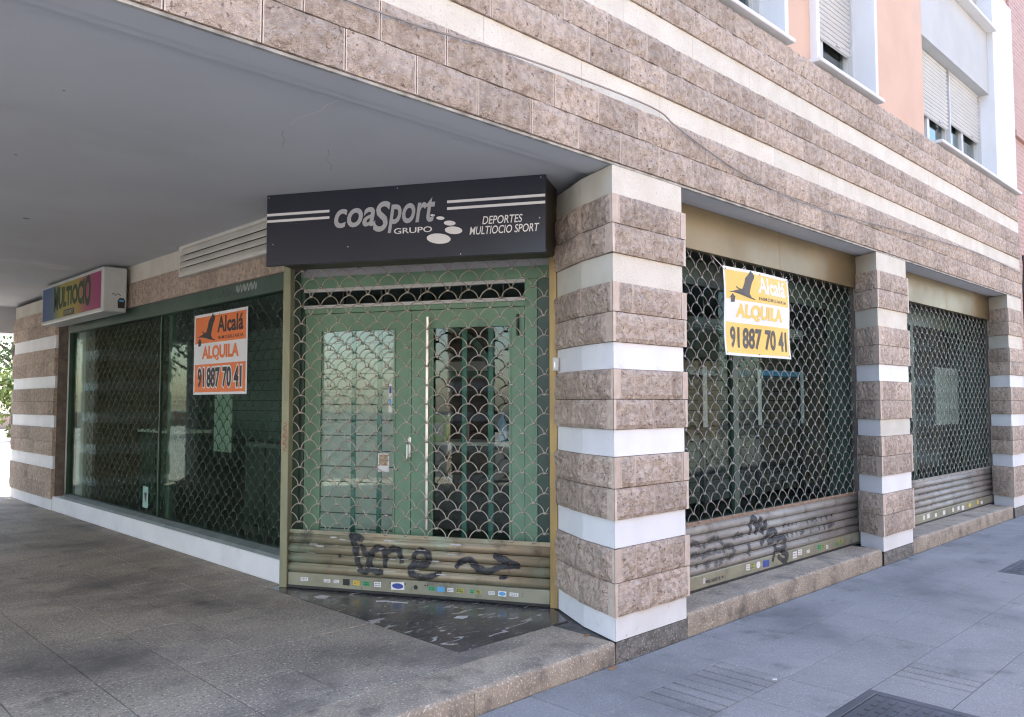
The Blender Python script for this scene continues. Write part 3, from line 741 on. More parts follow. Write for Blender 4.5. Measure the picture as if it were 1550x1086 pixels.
def surf_y(zb, bar, hs, nsl, d=.0022, bulge=.020):
    def f(x, z):
        if z < zb + bar: return -.018 - d
        k = int((z - zb - bar) / hs); tt = (z - zb - bar - k * hs) / hs
        if k >= nsl: return -.008 - d
        if tt > .88: return -.011 - d
        return -bulge * max(0., math.sin(math.pi * min(1, max(0, (tt - .02) / .86)))) ** .6 - .002 - d
    return f
gd = grille('roller_grille', 'bronze roller grille with black graffiti closing the corner door', DL, TH, 2.235, .012, .118, 4, .079, 2.98, .1755, .0745, BRONZE, WIRE, r=.0042,
            rails=[(-.075, -.005, OLIVEJ, .001), (2.24, 2.30, GOLDJ, .001)])
g1 = grille('roller_grille', 'grey roller grille with faded graffiti carrying the yellow banner', (.64, .345, 0), 0, 3.92, .032, .12, 5, .078, 2.80, .175, .0735, GALV, WIREG,
            rails=[(-.05, -.002, RAIL, .031), (3.925, 3.985, RAIL, .031)], strip=RUST)
g2 = grille('roller_grille', 'grey roller grille of the bay with no banner, white stickers along its foot', (5.02, .345, 0), 0, 4.37, .032, .12, 5, .078, 2.80, .175, .0735, GALV, WIREG,
            rails=[(-.05, -.002, RAIL, .031), (4.375, 4.43, RAIL, .031)])
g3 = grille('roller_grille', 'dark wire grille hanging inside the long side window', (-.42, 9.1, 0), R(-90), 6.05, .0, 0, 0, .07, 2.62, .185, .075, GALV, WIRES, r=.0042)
# graffiti and stickers on the corner grille
DOORG = [[(0.56, 0.462), (0.594, 0.42), (0.621, 0.348), (0.634, 0.276), (0.663, 0.184)], [(0.56, 0.459), (0.639, 0.44), (0.689, 0.422)], [(0.665, 0.387), (0.707, 0.324), (0.743, 0.275), (0.716, 0.173), (0.643, 0.19)], [(0.76, 0.168), (0.756, 0.298), (0.812, 0.362), (0.877, 0.341), (0.883, 0.212)], [(0.882, 0.319), (0.948, 0.363), (1.005, 0.348), (1.029, 0.256)], [(0.774, 0.183), (0.87, 0.175)], [(1.127, 0.262), (1.142, 0.334), (1.201, 0.366), (1.259, 0.327), (1.24, 0.262), (1.132, 0.251), (1.109, 0.19), (1.187, 0.16), (1.28, 0.17), (1.365, 0.207)], [(1.486, 0.249), (1.523, 0.293), (1.599, 0.316), (1.659, 0.264), (1.747, 0.235), (1.851, 0.276), (2.003, 0.288)], [(1.792, 0.364), (1.88, 0.328), (2.003, 0.295)], [(0.476, 0.299), (0.473, 0.267)], [(1.836, 0.193), (1.902, 0.205)]]
yf = surf_y(.012, .118, .079, 4)
mb = MB()
for i, sgm in enumerate(DOORG): ribbon(MB(), sgm, .064 if i not in (9, 10) else .034, yf, 8).build('graffiti', SPRAY, gd)
mb = MB()
for k in range(26):
    x = random.uniform(.1, 1.5); z = random.choice([.20, .285, .36, .43]) + random.uniform(-.012, .012); l = random.uniform(.02, .12)
    ribbon(MB(), [(x, z), (x + l, z + random.uniform(-.004, .004))], random.uniform(.004, .012), yf, 3).build('paint_scrape', mat('scrape', (.52, .52, .50), (.42, .42, .40), 30, .7), gd)
DSTK = [(0.155, 0.07, 0.028, 'w'), (0.365, 0.06, 0.026, 'w'), (0.451, 0.05, 0.026, 'w'), (0.541, 0.06, 0.05, 'k'), (0.632, 0.055, 0.036, 'y'), (0.718, 0.06, 0.036, 'g'), (0.82, 0.06, 0.04, 'w'), (0.995, 0.115, 0.06, 'B'), (1.285, 0.06, 0.03, 'g'), (1.362, 0.065, 0.04, 'c'), (1.442, 0.05, 0.03, 'w'), (1.522, 0.06, 0.034, 'l'), (1.62, 0.03, 0.03, 'g'), (1.671, 0.035, 0.032, 'l'), (1.778, 0.05, 0.026, 'w'), (1.863, 0.065, 0.04, 'B'), (1.956, 0.07, 0.028, 'w')]
BSTK = [(0.912, 0.096, 0.03, 0.04, 'w'), (1.602, 0.105, 0.06, 0.05, 'w'), (1.683, 0.104, 0.05, 0.05, 'l'), (1.78, 0.101, 0.07, 0.06, 'r'), (1.919, 0.093, 0.11, 0.06, 'b'), (2.463, 0.097, 0.08, 0.06, 'w'), (2.569, 0.108, 0.08, 0.05, 'w'), (2.736, 0.094, 0.06, 0.03, 'w'), (2.978, 0.105, 0.08, 0.05, 'g'), (3.06, 0.1, 0.06, 0.04, 'l'), (3.152, 0.085, 0.05, 0.04, 'w'), (3.388, 0.084, 0.07, 0.03, 'g'), (3.463, 0.099, 0.1, 0.04, 'l')]
SM = dict(w=WPRINT, k=BLACK, y=YELR, g=STKG, b=BLUE, c=CYAN, l=LIME, r=WPRINT, B=WPRINT)
def sticker(par, x, z, wd, h, c, y=-.0198, marks=True):
    a = random.uniform(-.06, .06); mb = MB()
    if c == 'r': mb.poly(ellipse(x, z, wd / 2, h / 2), y)
    else:
        ca, sa = math.cos(a), math.sin(a)
        mb.poly([(x + u * wd / 2 * ca - v * h / 2 * sa, z + u * wd / 2 * sa + v * h / 2 * ca) for u, v in ((-1, -1), (1, -1), (1, 1), (-1, 1))], y)
    o = mb.build('sticker', SM[c], par)
    if marks:
        mb = MB()
        if c == 'B': mb.poly(ellipse(x, z, wd * .42, h * .36), y - .0006); mb.build('print', BLUE if wd > .1 else CYAN, o)
        elif c in 'wlgy':
            for k in range(2):
                for i in range(4):
                    xx = x - wd * .38 + i * wd * .2; zz = z + (k - .5) * h * .4
                    mb.sheet(xx, xx + wd * .13, zz - h * .1, zz + h * .1, y - .0006)
            mb.build('print', mat('print_grey', (.25, .25, .25), (.15, .15, .15), 90, .6) if c == 'w' else BLACK, o)
    return o
for x, wd, h, c in DSTK: sticker(gd, x, .078, wd, h, c)
mb = MB()
for x in (.93, 1.06, 1.23, 1.25, 1.15): mb.poly(ellipse(x, .078 + (.02 if x != 1.15 else 0), .006 if x != 1.15 else .018, .006 if x != 1.15 else .018), -.0196)
mb.build('lock', DARKM, gd)
yf1 = surf_y(.032, .12, .078, 5)
BAYG = [[(1.648, 0.373), (1.669, 0.492), (1.738, 0.501), (1.757, 0.392)], [(1.745, 0.367), (1.825, 0.487), (1.844, 0.382)], [(1.854, 0.36), (1.948, 0.474)], [(1.818, 0.267), (1.932, 0.329), (2.047, 0.371), (2.104, 0.332), (1.998, 0.267)], [(1.941, 0.268), (2.102, 0.299)], [(2.037, 0.093), (2.074, 0.17), (2.137, 0.283), (2.255, 0.281), (2.264, 0.19), (2.087, 0.19)], [(2.131, 0.129), (2.259, 0.068), (2.309, 0.117), (2.203, 0.153)]]
BAYF = [[(0.652, 0.382), (0.705, 0.413), (0.811, 0.401), (0.882, 0.363)], [(0.9, 0.36), (1.012, 0.406), (1.125, 0.402), (1.21, 0.352)], [(1.369, 0.363), (1.42, 0.399), (1.543, 0.385)], [(0.651, 0.297), (0.703, 0.318), (0.827, 0.307), (0.844, 0.271)], [(0.871, 0.286), (1.009, 0.312), (1.18, 0.3)], [(1.208, 0.272), (1.239, 0.328), (1.357, 0.303), (1.376, 0.26)], [(0.683, 0.197), (0.702, 0.242)], [(0.806, 0.208), (0.825, 0.244)], [(0.915, 0.203), (1.026, 0.236)], [(1.063, 0.191), (1.217, 0.23)], [(1.294, 0.199), (1.315, 0.227), (1.395, 0.237)], [(1.625, 0.312), (1.632, 0.195)], [(2.259, 0.37), (2.284, 0.407)], [(2.355, 0.369), (2.381, 0.402)], [(2.429, 0.369), (2.443, 0.401)], [(2.517, 0.365), (2.518, 0.399)], [(2.735, 0.354), (2.763, 0.404)], [(2.841, 0.366), (2.896, 0.396), (2.949, 0.361)], [(3.031, 0.359), (3.06, 0.392)], [(3.143, 0.36), (3.187, 0.392)], [(3.272, 0.371), (3.302, 0.399)], [(2.327, 0.272), (2.341, 0.31)], [(2.401, 0.27), (2.452, 0.309)], [(2.5, 0.269), (2.527, 0.307)], [(2.576, 0.272), (2.68, 0.301)], [(2.783, 0.26), (2.812, 0.304)], [(2.972, 0.269), (3.001, 0.308)], [(3.082, 0.263), (3.126, 0.307)], [(3.167, 0.272), (3.34, 0.297)], [(0.93, 0.083), (1.06, 0.083), (1.203, 0.086)]]
for sgm in BAYG: ribbon(MB(), sgm, .066, yf1, 8).build('graffiti', SPRAY, g1)
for i, sgm in enumerate(BAYF): ribbon(MB(), sgm, (.064 if i < 12 else .036), yf1, 8).build('graffiti', SPRAYF, g1)
for x, z, wd, h, c in BSTK: sticker(g1, x, z, wd, h, c)
mb = MB()
for k in range(30):
    x = .5 + k * .09 + random.uniform(-.03, .03); z = random.choice([.21, .285, .36]) + random.uniform(-.01, .02)
    ribbon(MB(), [(x, z), (x + random.uniform(-.02, .04), z + .03)], .014, yf1, 4).build('graffiti', SPRAYF, g2)
for k in range(14):
    sticker(g2, .35 + k * .27 + random.uniform(-.08, .08), .095 + random.uniform(-.012, .012), random.uniform(.05, .11), random.uniform(.04, .06), 'w' if random.random() < .85 else 'y', marks=False)

# ================================================================== SIDE SHOP WINDOW
SW = thing('shop_window', 'long dark green framed side window on a white plinth, orange notice on its glass', 'shop window', (-.63, 9.15, 0), R(-90))
bevel(MB().box(-.37, 6.19, -.085, .12, .0, .20).build('plinth', WHITEP, SW), .008)
MB().extr([(-.075, .2), (-.07, .232), (.0, .262), (.06, .262), (.06, .2)], -.02, 6.17).build('bottom_frame', mat('ledge', (.19, .23, .225), (.15, .18, .175), 4, .6, dirt=((.5, .5, .48), 14, .69, .76)), SW)
MB().box(-.02, 6.19, -.035, .06, 2.50, 2.650).build('top_frame', GREEND, SW)
for a, b in ((-.02, .05), (6.08, 6.19)): MB().box(a, b, -.03, .06, .262, 2.5).build('post', GREEND, SW)
MB().box(3.24, 3.262, .0, .03, .262, 2.5).build('glazing_bead', GREEND, SW)
MB().box(3.33, 3.42, .06, .10, .262, 2.5).build('inner_post', GREEND, SW)
for a, b in ((.05, 3.24), (3.262, 6.08)): MB().box(a, b, .009, .017, .262, 2.5).build('pane', GLASSS, SW)
MB().sheet(2.80, 2.96, .33, .57, .0085).build('alarm_sticker', mat('alarm_green', (.30, .48, .42), (.22, .40, .35), 20, .5), SW)
mb = MB(); mb.poly([(2.84, .50), (2.92, .50), (2.88, .38)], .0078); mb.build('print', BLACK, SW)
mb = MB()
for k in range(9):
    x = 4.55 + k * .1; ribbon(mb, [(x, 2.55), (x + .03, 2.62), (x + .06, 2.545), (x + .09, 2.60)], .012, lambda x, z: -.0365, 4)
mb.build('graffiti', SPRAYF, SW)
mb = MB()
for k in range(6):
    x = 5.16 + k * .07; ribbon(mb, [(x, 2.57), (x + .02, 2.63), (x + .045, 2.56), (x + .06, 2.62)], .014, lambda x, z: -.0372, 4)
mb.build('graffiti', SPRAYW, SW)
mb = MB()
for k in range(9):
    z = 2.45 - k * .075; ribbon(mb, [(6.10, z), (6.17, z - .03), (6.11, z - .06), (6.165, z - .07)], .014, lambda x, z: -.0315, 4)
mb.build('graffiti', SPRAY, SW)
mb = MB()
for k in range(4):
    z = 1.36 - k * .06; ribbon(mb, [(-.06, z), (-.02, z - .02), (-.055, z - .05), (-.02, z - .06)], .009, lambda x, z: -.0365, 4)
mb.build('graffiti', SPRAYR, gd)
MB().box(6.11, 6.16, -.036, -.031, 1.62, 1.72).build('label_sticker', WPRINT, SW)

# ================================================================== NOTICES
def bird_pts():
    zs = [(115, 322), (160, 316), (186, 308), (200, 306), (178, 284), (176, 268), (192, 284), (212, 300), (228, 302), (243, 250), (252, 195), (275, 165), (298, 128), (306, 150), (318, 150), (316, 168), (328, 170), (324, 205), (306, 245), (294, 300), (288, 350), (304, 386), (340, 410), (330, 414), (282, 392), (236, 366), (196, 345), (165, 333)]
    hs = [(125, 378), (150, 340), (176, 378), (171, 381), (170, 425), (137, 425), (137, 381)]
    def nm(p): x, y = p; return ((x - 72 - (y - 68) * .03) / 606, 1 - (y - 68 - .2508 * (x - 72)) / (857 - .1188 * (x - 72)))
    return [nm(p) for p in zs][::-1], [nm(p) for p in hs][::-1]
def notice(name, label, loc, rz, W, H, colr, white, name_m, dark, warp=None, outline=False):
    t = thing(name, label, 'notice', loc, rz)
    yf = warp; e = .0012
    o = MB(); o.sheet(0, W, 0, H, 0, yf, 12, 8); o.sheet(0, W, 0, H, .0015, yf, 12, 8); o.build('sheet', white, t, True)
    b = .025 * W
    MB().sheet(b, W - b, H * .635, H * .965, -e, yf, 12, 4).build('colour_field', colr, t)
    MB().sheet(b, W - b, H * .03, H * .375, -e, yf, 12, 4).build('colour_field', colr, t)
    bp, hp = bird_pts()
    mb = MB(); mb.poly([(x * W, z * H) for x, z in bp], -2 * e, yf); mb.poly([(x * W, z * H) for x, z in hp], -2 * e, yf); mb.build('bird_emblem', dark, t)
    add_text(MB(), 'Alcalá', W * .46, W * .93, H * .745, H * .945, -2 * e, .03, yf=yf).build('lettering', name_m, t)
    add_text(MB(), 'INMOBILIARIA', W * .475, W * .935, H * .665, H * .705, -2 * e, .02, 0, 1.25, yf=yf).build('lettering', dark, t)
    add_text(MB(), 'ALQUILA', W * .17, W * .86, H * .41, H * .60, -2 * e, .045, yf=yf).build('lettering', colr, t)
    words = '91 887 70 41'.split(); ws = []
    for wd_ in words:
        v_, _ = text_geo(wd_); ws.append(max(p[0] for p in v_) - min(p[0] for p in v_))
    gap_ = .26; tot = sum(ws) + gap_ * 3; k_ = W * (.825 if outline else .84) / tot; x_ = W * .09
    for wd_, l_ in zip(words, ws):
        x2 = x_ + l_ * k_; m_ = .014 * W
        if outline: add_text(MB(), wd_, x_ - m_, x2 + m_, H * .085 - m_, H * .33 + m_, -2 * e, .085, yf=yf).build('lettering_outline', white, t)
        add_text(MB(), wd_, x_, x2, H * .085, H * .33, -3 * e, .035, yf=yf).build('lettering', dark, t)
        x_ = x2 + gap_ * k_
    for x, z in ((.03, .97), (.97, .97), (.03, .03), (.97, .03), (.5, .97), (.5, .03)):
        mb = MB(); mb.poly(ellipse(x * W, z * H, .006, .006, n=8), -3 * e, yf); mb.build('eyelet', DARKM, t)
    return t
wf = lambda x, z: .014 * math.sin(x * 5.2 + z * 2.5) + .008 * math.sin(z * 9) - .012 * (x / 1.1) ** 2
bn = notice('rental_banner', 'yellow and white rental banner with a stork tied to the grille', (1.867, .285, 1.92), 0, 1.125, .755, YEL, WPRINT, WPRINT, DGREY, wf)
for x0, x1, z1 in ((.02, -.12, .83), (.98, 1.2, .79), (.2, .42, .80)):
    MB().tube([(x0 if x0 > .05 else .03, wf(x0, .71) - .004, .715), ((x0 + x1) / 2, .02, (.715 + z1) / 2 - .005), (x1, .05, z1)], .003, 5).build('tie', WPRINT, bn)
notice('rental_notice', 'orange and white rental notice stuck on the side window glass', (-.6235, 5.02, 1.605), R(-90), 1.19, .82, ORA, POST, BLACK, BLACK, None, True)

# ================================================================== SHOP SIGN
SG = thing('shop_sign', 'dark navy fascia sign with silver lettering over the corner door', 'sign', (-1.122, 2.528, 0), math.atan2(-.864, .504))
W = 2.235
bevel(MB().box(0, W, 0, .035, 2.583, 3.142).build('panel', NAVY, SG), .003)
MB().box(.02, W - .012, .036, .43, 2.62, 3.14).build('housing', mat('sign_side', (.10, .085, .06), (.075, .065, .05), 3, .5, .4), SG)
for a, b, z in ((0, .545, 2.984), (0, .545, 2.934), (1.491, W, 2.990), (1.491, W, 2.940)): MB().sheet(a + .003, b - .003, z - .010, z + .010, -.001).build('stripe', WPRINT, SG)
mb = MB(); add_text(mb, 'coa', .583, .925, 2.846, 2.992, -.0012, .02, .22); mb.build('lettering', SILVER, SG)
mb = MB(); add_text(mb, 'S', .905, 1.045, 2.800, 3.030, -.0013, .02, .22); mb.build('lettering', SILVER, SG)
mb = MB(); add_text(mb, 'port', 1.025, 1.402, 2.785, 3.035, -.0012, .02, .22); mb.build('lettering', SILVER, SG)
mb = MB(); add_text(mb, 'GRUPO', 1.075, 1.378, 2.775, 2.818, -.0012, .012); mb.build('lettering', WPRINT, SG)
mb = MB(); add_text(mb, 'DEPORTES', 1.765, 2.065, 2.807, 2.866, -.0012, .008, .2); mb.build('lettering', WPRINT, SG)
mb = MB(); add_text(mb, 'MULTIOCIO SPORT', 1.668, 2.188, 2.735, 2.794, -.0012, .008, .2); mb.build('lettering', WPRINT, SG)
for cx, cz, rx, rz in ((1.43, 2.722, .094, .038), (1.545, 2.777, .068, .028), (1.515, 2.832, .046, .018), (1.443, 2.873, .032, .013), (1.382, 2.898, .018, .008)):
    mb = MB(); mb.poly(ellipse(cx, cz, rx, rz, -.12), -.0011); mb.build('dot', WPRINT, SG)
mb = MB()
for x, z in ((.06, 2.75), (.7, 2.70), (2.19, 2.83), (.02, 3.12), (1.1, 3.12), (2.2, 3.12), (1.6, 2.6)): mb.poly(ellipse(x, z, .005, .005, n=8), -.0012)
mb.build('screw', CHROME, SG)

# ================================================================== LIGHT BOX SIGN
def gradient_print():
    m = bpy.data.materials.new('lightbox_print'); m.use_nodes = True; N = m.node_tree.nodes; L = m.node_tree.links; p = N['Principled BSDF']
    tc = N.new('ShaderNodeTexCoord'); sp = N.new('ShaderNodeSeparateXYZ'); L.new(tc.outputs['Object'], sp.inputs[0])
    r = N.new('ShaderNodeMapRange'); r.inputs['From Max'].default_value = 2.5; L.new(sp.outputs['X'], r.inputs[0])
    cr = N.new('ShaderNodeValToRGB'); L.new(r.outputs[0], cr.inputs[0]); e = cr.color_ramp.elements
    e[0].position = 0; e[0].color = (.022, .065, .25, 1); e[1].position = 1; e[1].color = (.32, .02, .14, 1)
    for ps, c in ((.2, (.03, .10, .18, 1)), (.36, (.32, .29, .025, 1)), (.62, (.35, .26, .02, 1)), (.76, (.32, .06, .12, 1))):
        x = e.new(ps); x.color = c
    L.new(cr.outputs[0], p.inputs['Base Color']); p.inputs['Roughness'].default_value = .35; return m
LB = thing('lightbox_sign', 'faded multicoloured lightbox sign in white casing above the side window', 'sign', (-1.0, 9.2, 0), R(-90))
W = 2.5; z0, z1 = 2.585, 3.115
bevel(MB().box(0, W, .0, .27, z0, z1).build('casing', LBOX, LB), .02, 3)
MB().sheet(.06, W - .06, z0 + .045, z1 - .045, -.002).build('face', gradient_print(), LB)
add_text(MB(), 'MULTIOCIO', .58, 2.08, z0 + .13, z1 - .055, -.0035, .05, warp=lambda a, b: (a, .5 + (b - .5) * (.72 + .55 * (2 * a - 1) ** 2 * (.6 + .4 * a)) - .04 * (a - .5))).build('lettering', DKGREEN, LB)
MB().sheet(1.02, 1.46, z0 + .055, z0 + .135, -.0034).build('lettering_panel', mat('print_ink', (.03, .035, .10), (.04, .045, .12), 5, .5), LB)
add_text(MB(), 'SPORT', 1.06, 1.42, z0 + .07, z0 + .12, -.0048, .02).build('lettering', LIME, LB)
mb = MB()                                                # sticker and tag on the box's end face
yv = MB(); yv.v = [(W + .0015, .17, z0 + .05), (W + .0015, .245, z0 + .05), (W + .0015, .25, z0 + .14), (W + .0015, .235, z0 + .17), (W + .0015, .185, z0 + .17), (W + .0015, .165, z0 + .13)]; yv.f = [(0, 1, 2, 3, 4, 5)]
yv.build('sticker', BLACK, LB)
yv = MB(); yv.v = [(W + .0025, .18, z0 + .125), (W + .0025, .235, z0 + .125), (W + .0025, .232, z0 + .15), (W + .0025, .188, z0 + .15)]; yv.f = [(0, 1, 2, 3)]; yv.build('sticker', CYAN, LB)
mb.tube([(W + .001, .10, z0 + .20), (W + .001, .12, z0 + .225), (W + .001, .14, z0 + .195), (W + .001, .17, z0 + .22), (W + .001, .2, z0 + .20)], .004, 4).build('graffiti', BLACK, LB)

# ================================================================== LOUVRE
LV = thing('louvre_vent', 'pale metal louvred vent panel under the arcade ceiling', 'vent', (-.765, 5.11, 0), R(-90))
W = 1.92; z0, z1 = 2.825, 3.145; mb = MB(); e = .03
mb.box(0, W, 0, .06, z0, z0 + e); mb.box(0, W, 0, .06, z1 - e, z1); mb.box(0, e, .001, .06, z0 + e, z1 - e); mb.box(W - e, W, .001, .06, z0 + e, z1 - e)
mb.build('frame', LOUV, LV); MB().box(e, W - e, .062, .07, z0 + e, z1 - e).build('backing', DARKM, LV)
n = 4; hh = (z1 - z0 - 2 * e) / n
me = MB().extr([(-.006, -.004), (-.006, .006), (.034, hh * 1.02), (.040, hh * 1.02), (.002, -.004)], e, W - e).mesh('blade', LOUV)
for k in range(n): link('blade', me, LV, (0, 0, z0 + e + k * hh))

# ================================================================== ENTRANCE DOOR
D = thing('entrance_door', 'green double door with glazed leaves behind the corner grille', 'door', DL, TH)
yd = .20
MB().box(-.06, 2.30, yd - .03, yd + .05, 2.50, 2.60).build('head_rail', GREEN, D)
MB().box(-.06, 2.30, yd - .02, yd + .05, 2.601, 3.13).build('head_panel', mat('lilac_panel', (.42, .42, .45), (.38, .38, .41), 2, .6), D)
MB().box(-.02, 2.03, yd - .02, yd + .05, 2.285, 2.325).build('transom_rail', GREEN, D)
for z in (2.327, 2.470): MB().box(.0, 1.99, yd - .035, yd + .01, z, z + .028).build('transom_bead', PVC, D)
MB().box(.0, 1.99, yd + .02, yd + .026, 2.35, 2.475).build('transom_pane', GLASSD, D)
for x in (.36, .72, 1.08, 1.44, 1.8): MB().box(x - .006, x + .006, yd + .005, yd + .035, 2.355, 2.47).build('transom_bar', DARKM, D)
MB().box(-.06, .005, yd - .02, yd + .05, .0, 2.5).build('jamb', GREEND, D)
MB().box(1.985, 2.085, yd - .02, yd + .05, .0, 2.499).build('jamb', GREEN, D)
MB().box(2.087, 2.30, yd - .01, yd + .05, .0, 2.499).build('side_panel', GREEND, D)
MB().box(-.06, 2.3, yd - .02, yd + .05, -.0, .02).build('threshold', DARKM, D)
for nm, a, b, ga, gb in (('leaf', .01, 1.006, .15, .865), ('leaf', 1.012, 1.98, 1.19, 1.87)):
    lf = MB(); y0, y1 = yd - .015, yd + .03; zt = 2.28
    lf.box(a, ga, y0, y1, .025, zt); lf.box(gb, b, y0, y1, .025, zt); lf.box(ga, gb, y0, y1, 2.145, zt); lf.box(ga, gb, y0, y1, .025, .22)
    o = lf.build(nm, GREEN, D); bd = MB(); e = .014
    bd.box(ga, ga + e, y0 - .008, y0 + .01, .22, 2.145); bd.box(gb - e, gb, y0 - .008, y0 + .01, .22, 2.145); bd.box(ga + e, gb - e, y0 - .008, y0 + .01, 2.131, 2.145); bd.box(ga + e, gb - e, y0 - .008, y0 + .01, .22, .234)
    bd.build('bead', GREEN, o)
    MB().box(ga, gb, yd + .004, yd + .010, .22, 2.145).build('pane', GLASS, o)
    if a < .5:
        MB().box(.99, 1.015, y0 - .012, y0 - .001, 1.08, 1.24).build('lock_plate', CHROME, o)
        MB().tube([(1.0, y0 - .03, 1.19), (1.0, y0 - .05, 1.18), (1.0, y0 - .05, 1.06)], .011, 6).build('handle', CHROME, o)
        for z0_, c in ((1.50, WPRINT),): MB().sheet(.795, .825, 1.44, 1.68, yd + .0035).build('sticker', c, o)
        MB().sheet(.80, .82, 1.60, 1.66, yd + .003).build('sticker', BLUE, o); MB().sheet(.80, .82, 1.50, 1.55, yd + .003).build('sticker', CYAN, o)
        MB().sheet(.70, .80, .95, 1.10, yd + .0035).build('sticker', WPRINT, o); MB().sheet(.71, .79, 1.0, 1.09, yd + .003).build('sticker', mat('sticker_brown', (.30, .17, .06), (.5, .42, .3), 40, .5), o)
    else:
        MB().tube([(1.172, y0 - .045, .5), (1.172, y0 - .045, 2.22)], .015, 8).build('pull_bar', CHROME, o)
        for z in (.62, 2.17): MB().tube([(1.172, y0 - .045, z), (1.172, y0 - .0005, z)], .010, 6).build('bracket', DARKM, o)
        MB().tube([(1.93, y0 - .012, 2.05), (1.93, y0 - .012, 2.22)], .012, 6).build('hinge', DARKM, o)
for x in (.415, .66, 1.43, 1.66): MB().box(x - .02, x + .02, yd + .10, yd + .115, .05, 2.2).build('security_bar', TEAL, D)

# ================================================================== DISPLAY WINDOWS BEHIND THE BAYS
def display(label, x0, x1, mull, gm_=None):
    t = thing('display_window', label, 'shop window', (x0, .62, 0)); W = x1 - x0
    MB().box(0, W, 0, .06, .031, .10).build('bottom_rail', GREEND, t); MB().box(0, W, 0, .06, .40, .50).build('middle_rail', GREEND, t)
    MB().box(0, W, .015, .03, .10, .40).build('kick_panel', GREEND, t)
    MB().box(0, W, 0, .06, 2.55, 2.76).build('top_rail', GREEND, t)
    xs = [0] + mull + [W]
    for k, x in enumerate(xs):
        a, b = max(0, x - .045), min(W, x + .045); MB().box(a, b, .001, .059, .50, 2.55).build('post', GREEND, t)
    for a, b in zip(xs, xs[1:]): MB().box(a + .045 if a else .045, b - .045, .026, .034, .50, 2.55).build('pane', gm_ or GLASSD, t)
    return t
display('green framed display window behind the grille with the yellow banner', .55, 4.66, [2.05])
display('green framed display window behind the grille without a banner', 4.92, 9.5, [2.2, 4.27], GLASSB)
MB()
# solid infill between the bays and at the pillar backs
for a, b in ((.47, .549), (4.661, 4.919), (9.501, 9.6)): MB().box(a, b, .33, .70, .004, 3.099).build('reveal', GREEND, B)

# ================================================================== THINGS INSIDE THE SHOP
def slatwall(name, label, loc, rz, W, n, h, m):
    t = thing(name, label, 'wall panel', loc, rz); MB().box(0, W, .02, .03, .05, n * h).build('backing', DKBOARD, t)
    me = MB().box(0, W, 0, .018, .006, h - .006).mesh('slat_board', m)
    for k in range(n): link('slat_board', me, t, (0, 0, .05 + k * h))
    return t
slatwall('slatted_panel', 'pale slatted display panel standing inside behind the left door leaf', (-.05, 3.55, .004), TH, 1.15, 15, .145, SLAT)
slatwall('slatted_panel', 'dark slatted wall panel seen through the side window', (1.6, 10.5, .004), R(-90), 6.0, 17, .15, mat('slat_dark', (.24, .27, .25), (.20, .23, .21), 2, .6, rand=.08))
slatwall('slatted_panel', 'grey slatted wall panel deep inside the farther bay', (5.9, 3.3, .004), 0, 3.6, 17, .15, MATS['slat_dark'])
t = thing('shop_counter', 'dark counter with pale top inside behind the right door leaf', 'counter', (1.0, 3.5, .004), TH)
MB().box(0, 1.6, 0, .5, 0, 1.08).build('body', DKBOARD, t); bevel(MB().box(-.03, 1.63, -.03, .53, 1.081, 1.12).build('top', SLAT, t), .004)
def bottle(label, loc, m, h):
    t = thing('bottle', label, 'bottle', loc); prof = [(.0, 0), (.042, 0), (.045, h * .1), (.045, h * .6), (.03, h * .75), (.016, h * .82), (.016, h * .93)]
    mb = MB(); n = 12
    for r_, z in prof:
        for k in range(n): mb.v.append((r_ * math.cos(6.2832 * k / n), r_ * math.sin(6.2832 * k / n), z))
    for j in range(len(prof) - 1):
        for k in range(n): l = (k + 1) % n; mb.f.append((j * n + k, j * n + l, (j + 1) * n + l, (j + 1) * n + k))
    mb.build('body', m, t, True); MB().tube([(0, 0, h * .92), (0, 0, h)], .02, 10).build('cap', WPRINT, t)
def on_counter(s, d): u = Vector((.469, -.883)); n_ = Vector((.883, .469)); p = Vector((1.0, 3.5)) + u * s + n_ * d; return (p.x, p.y, 1.124)
bottle('pale blue bottle on the counter behind the door', on_counter(1.0, .1), CYAN, .30)
bottle('pink bottle on the counter beside the lime box', on_counter(.55, .22), mat('pink', (.5, .25, .35), None, 3, .4), .26)
t = thing('cardboard_box', 'lime green box standing on the counter behind the door', 'box', on_counter(.3, .1), TH)
bevel(MB().box(-.11, .11, -.06, .06, 0, .27).build('body', mat('lime_box', (.42, .62, .16), (.36, .55, .14), 5, .5), t), .004); MB().box(-.08, .08, -.0615, -.0605, .06, .19).build('label_panel', WPRINT, t)
# arched teal frame at the back
t = thing('arched_frame', 'teal arched frame with a white crossbar inside the shop', 'frame', (1.15, 4.2, .004), TH)
arc = [(.0, 0, 1.1)] + [(.65 - .65 * math.cos(a * math.pi / 14), 0, 1.75 + .6 * math.sin(a * math.pi / 14)) for a in range(15)] + [(1.3, 0, 1.1)]
MB().tube([(0, 0, 0)] + arc + [(1.3, 0, 0)], .035, 8).build('arch', TEAL, t)
MB().box(.03, 1.27, -.03, .03, 1.86, 1.96).build('crossbar', PVC, t); MB().box(.03, 1.27, -.025, .025, 1.78, 1.855).build('crossbar', TEAL, t)
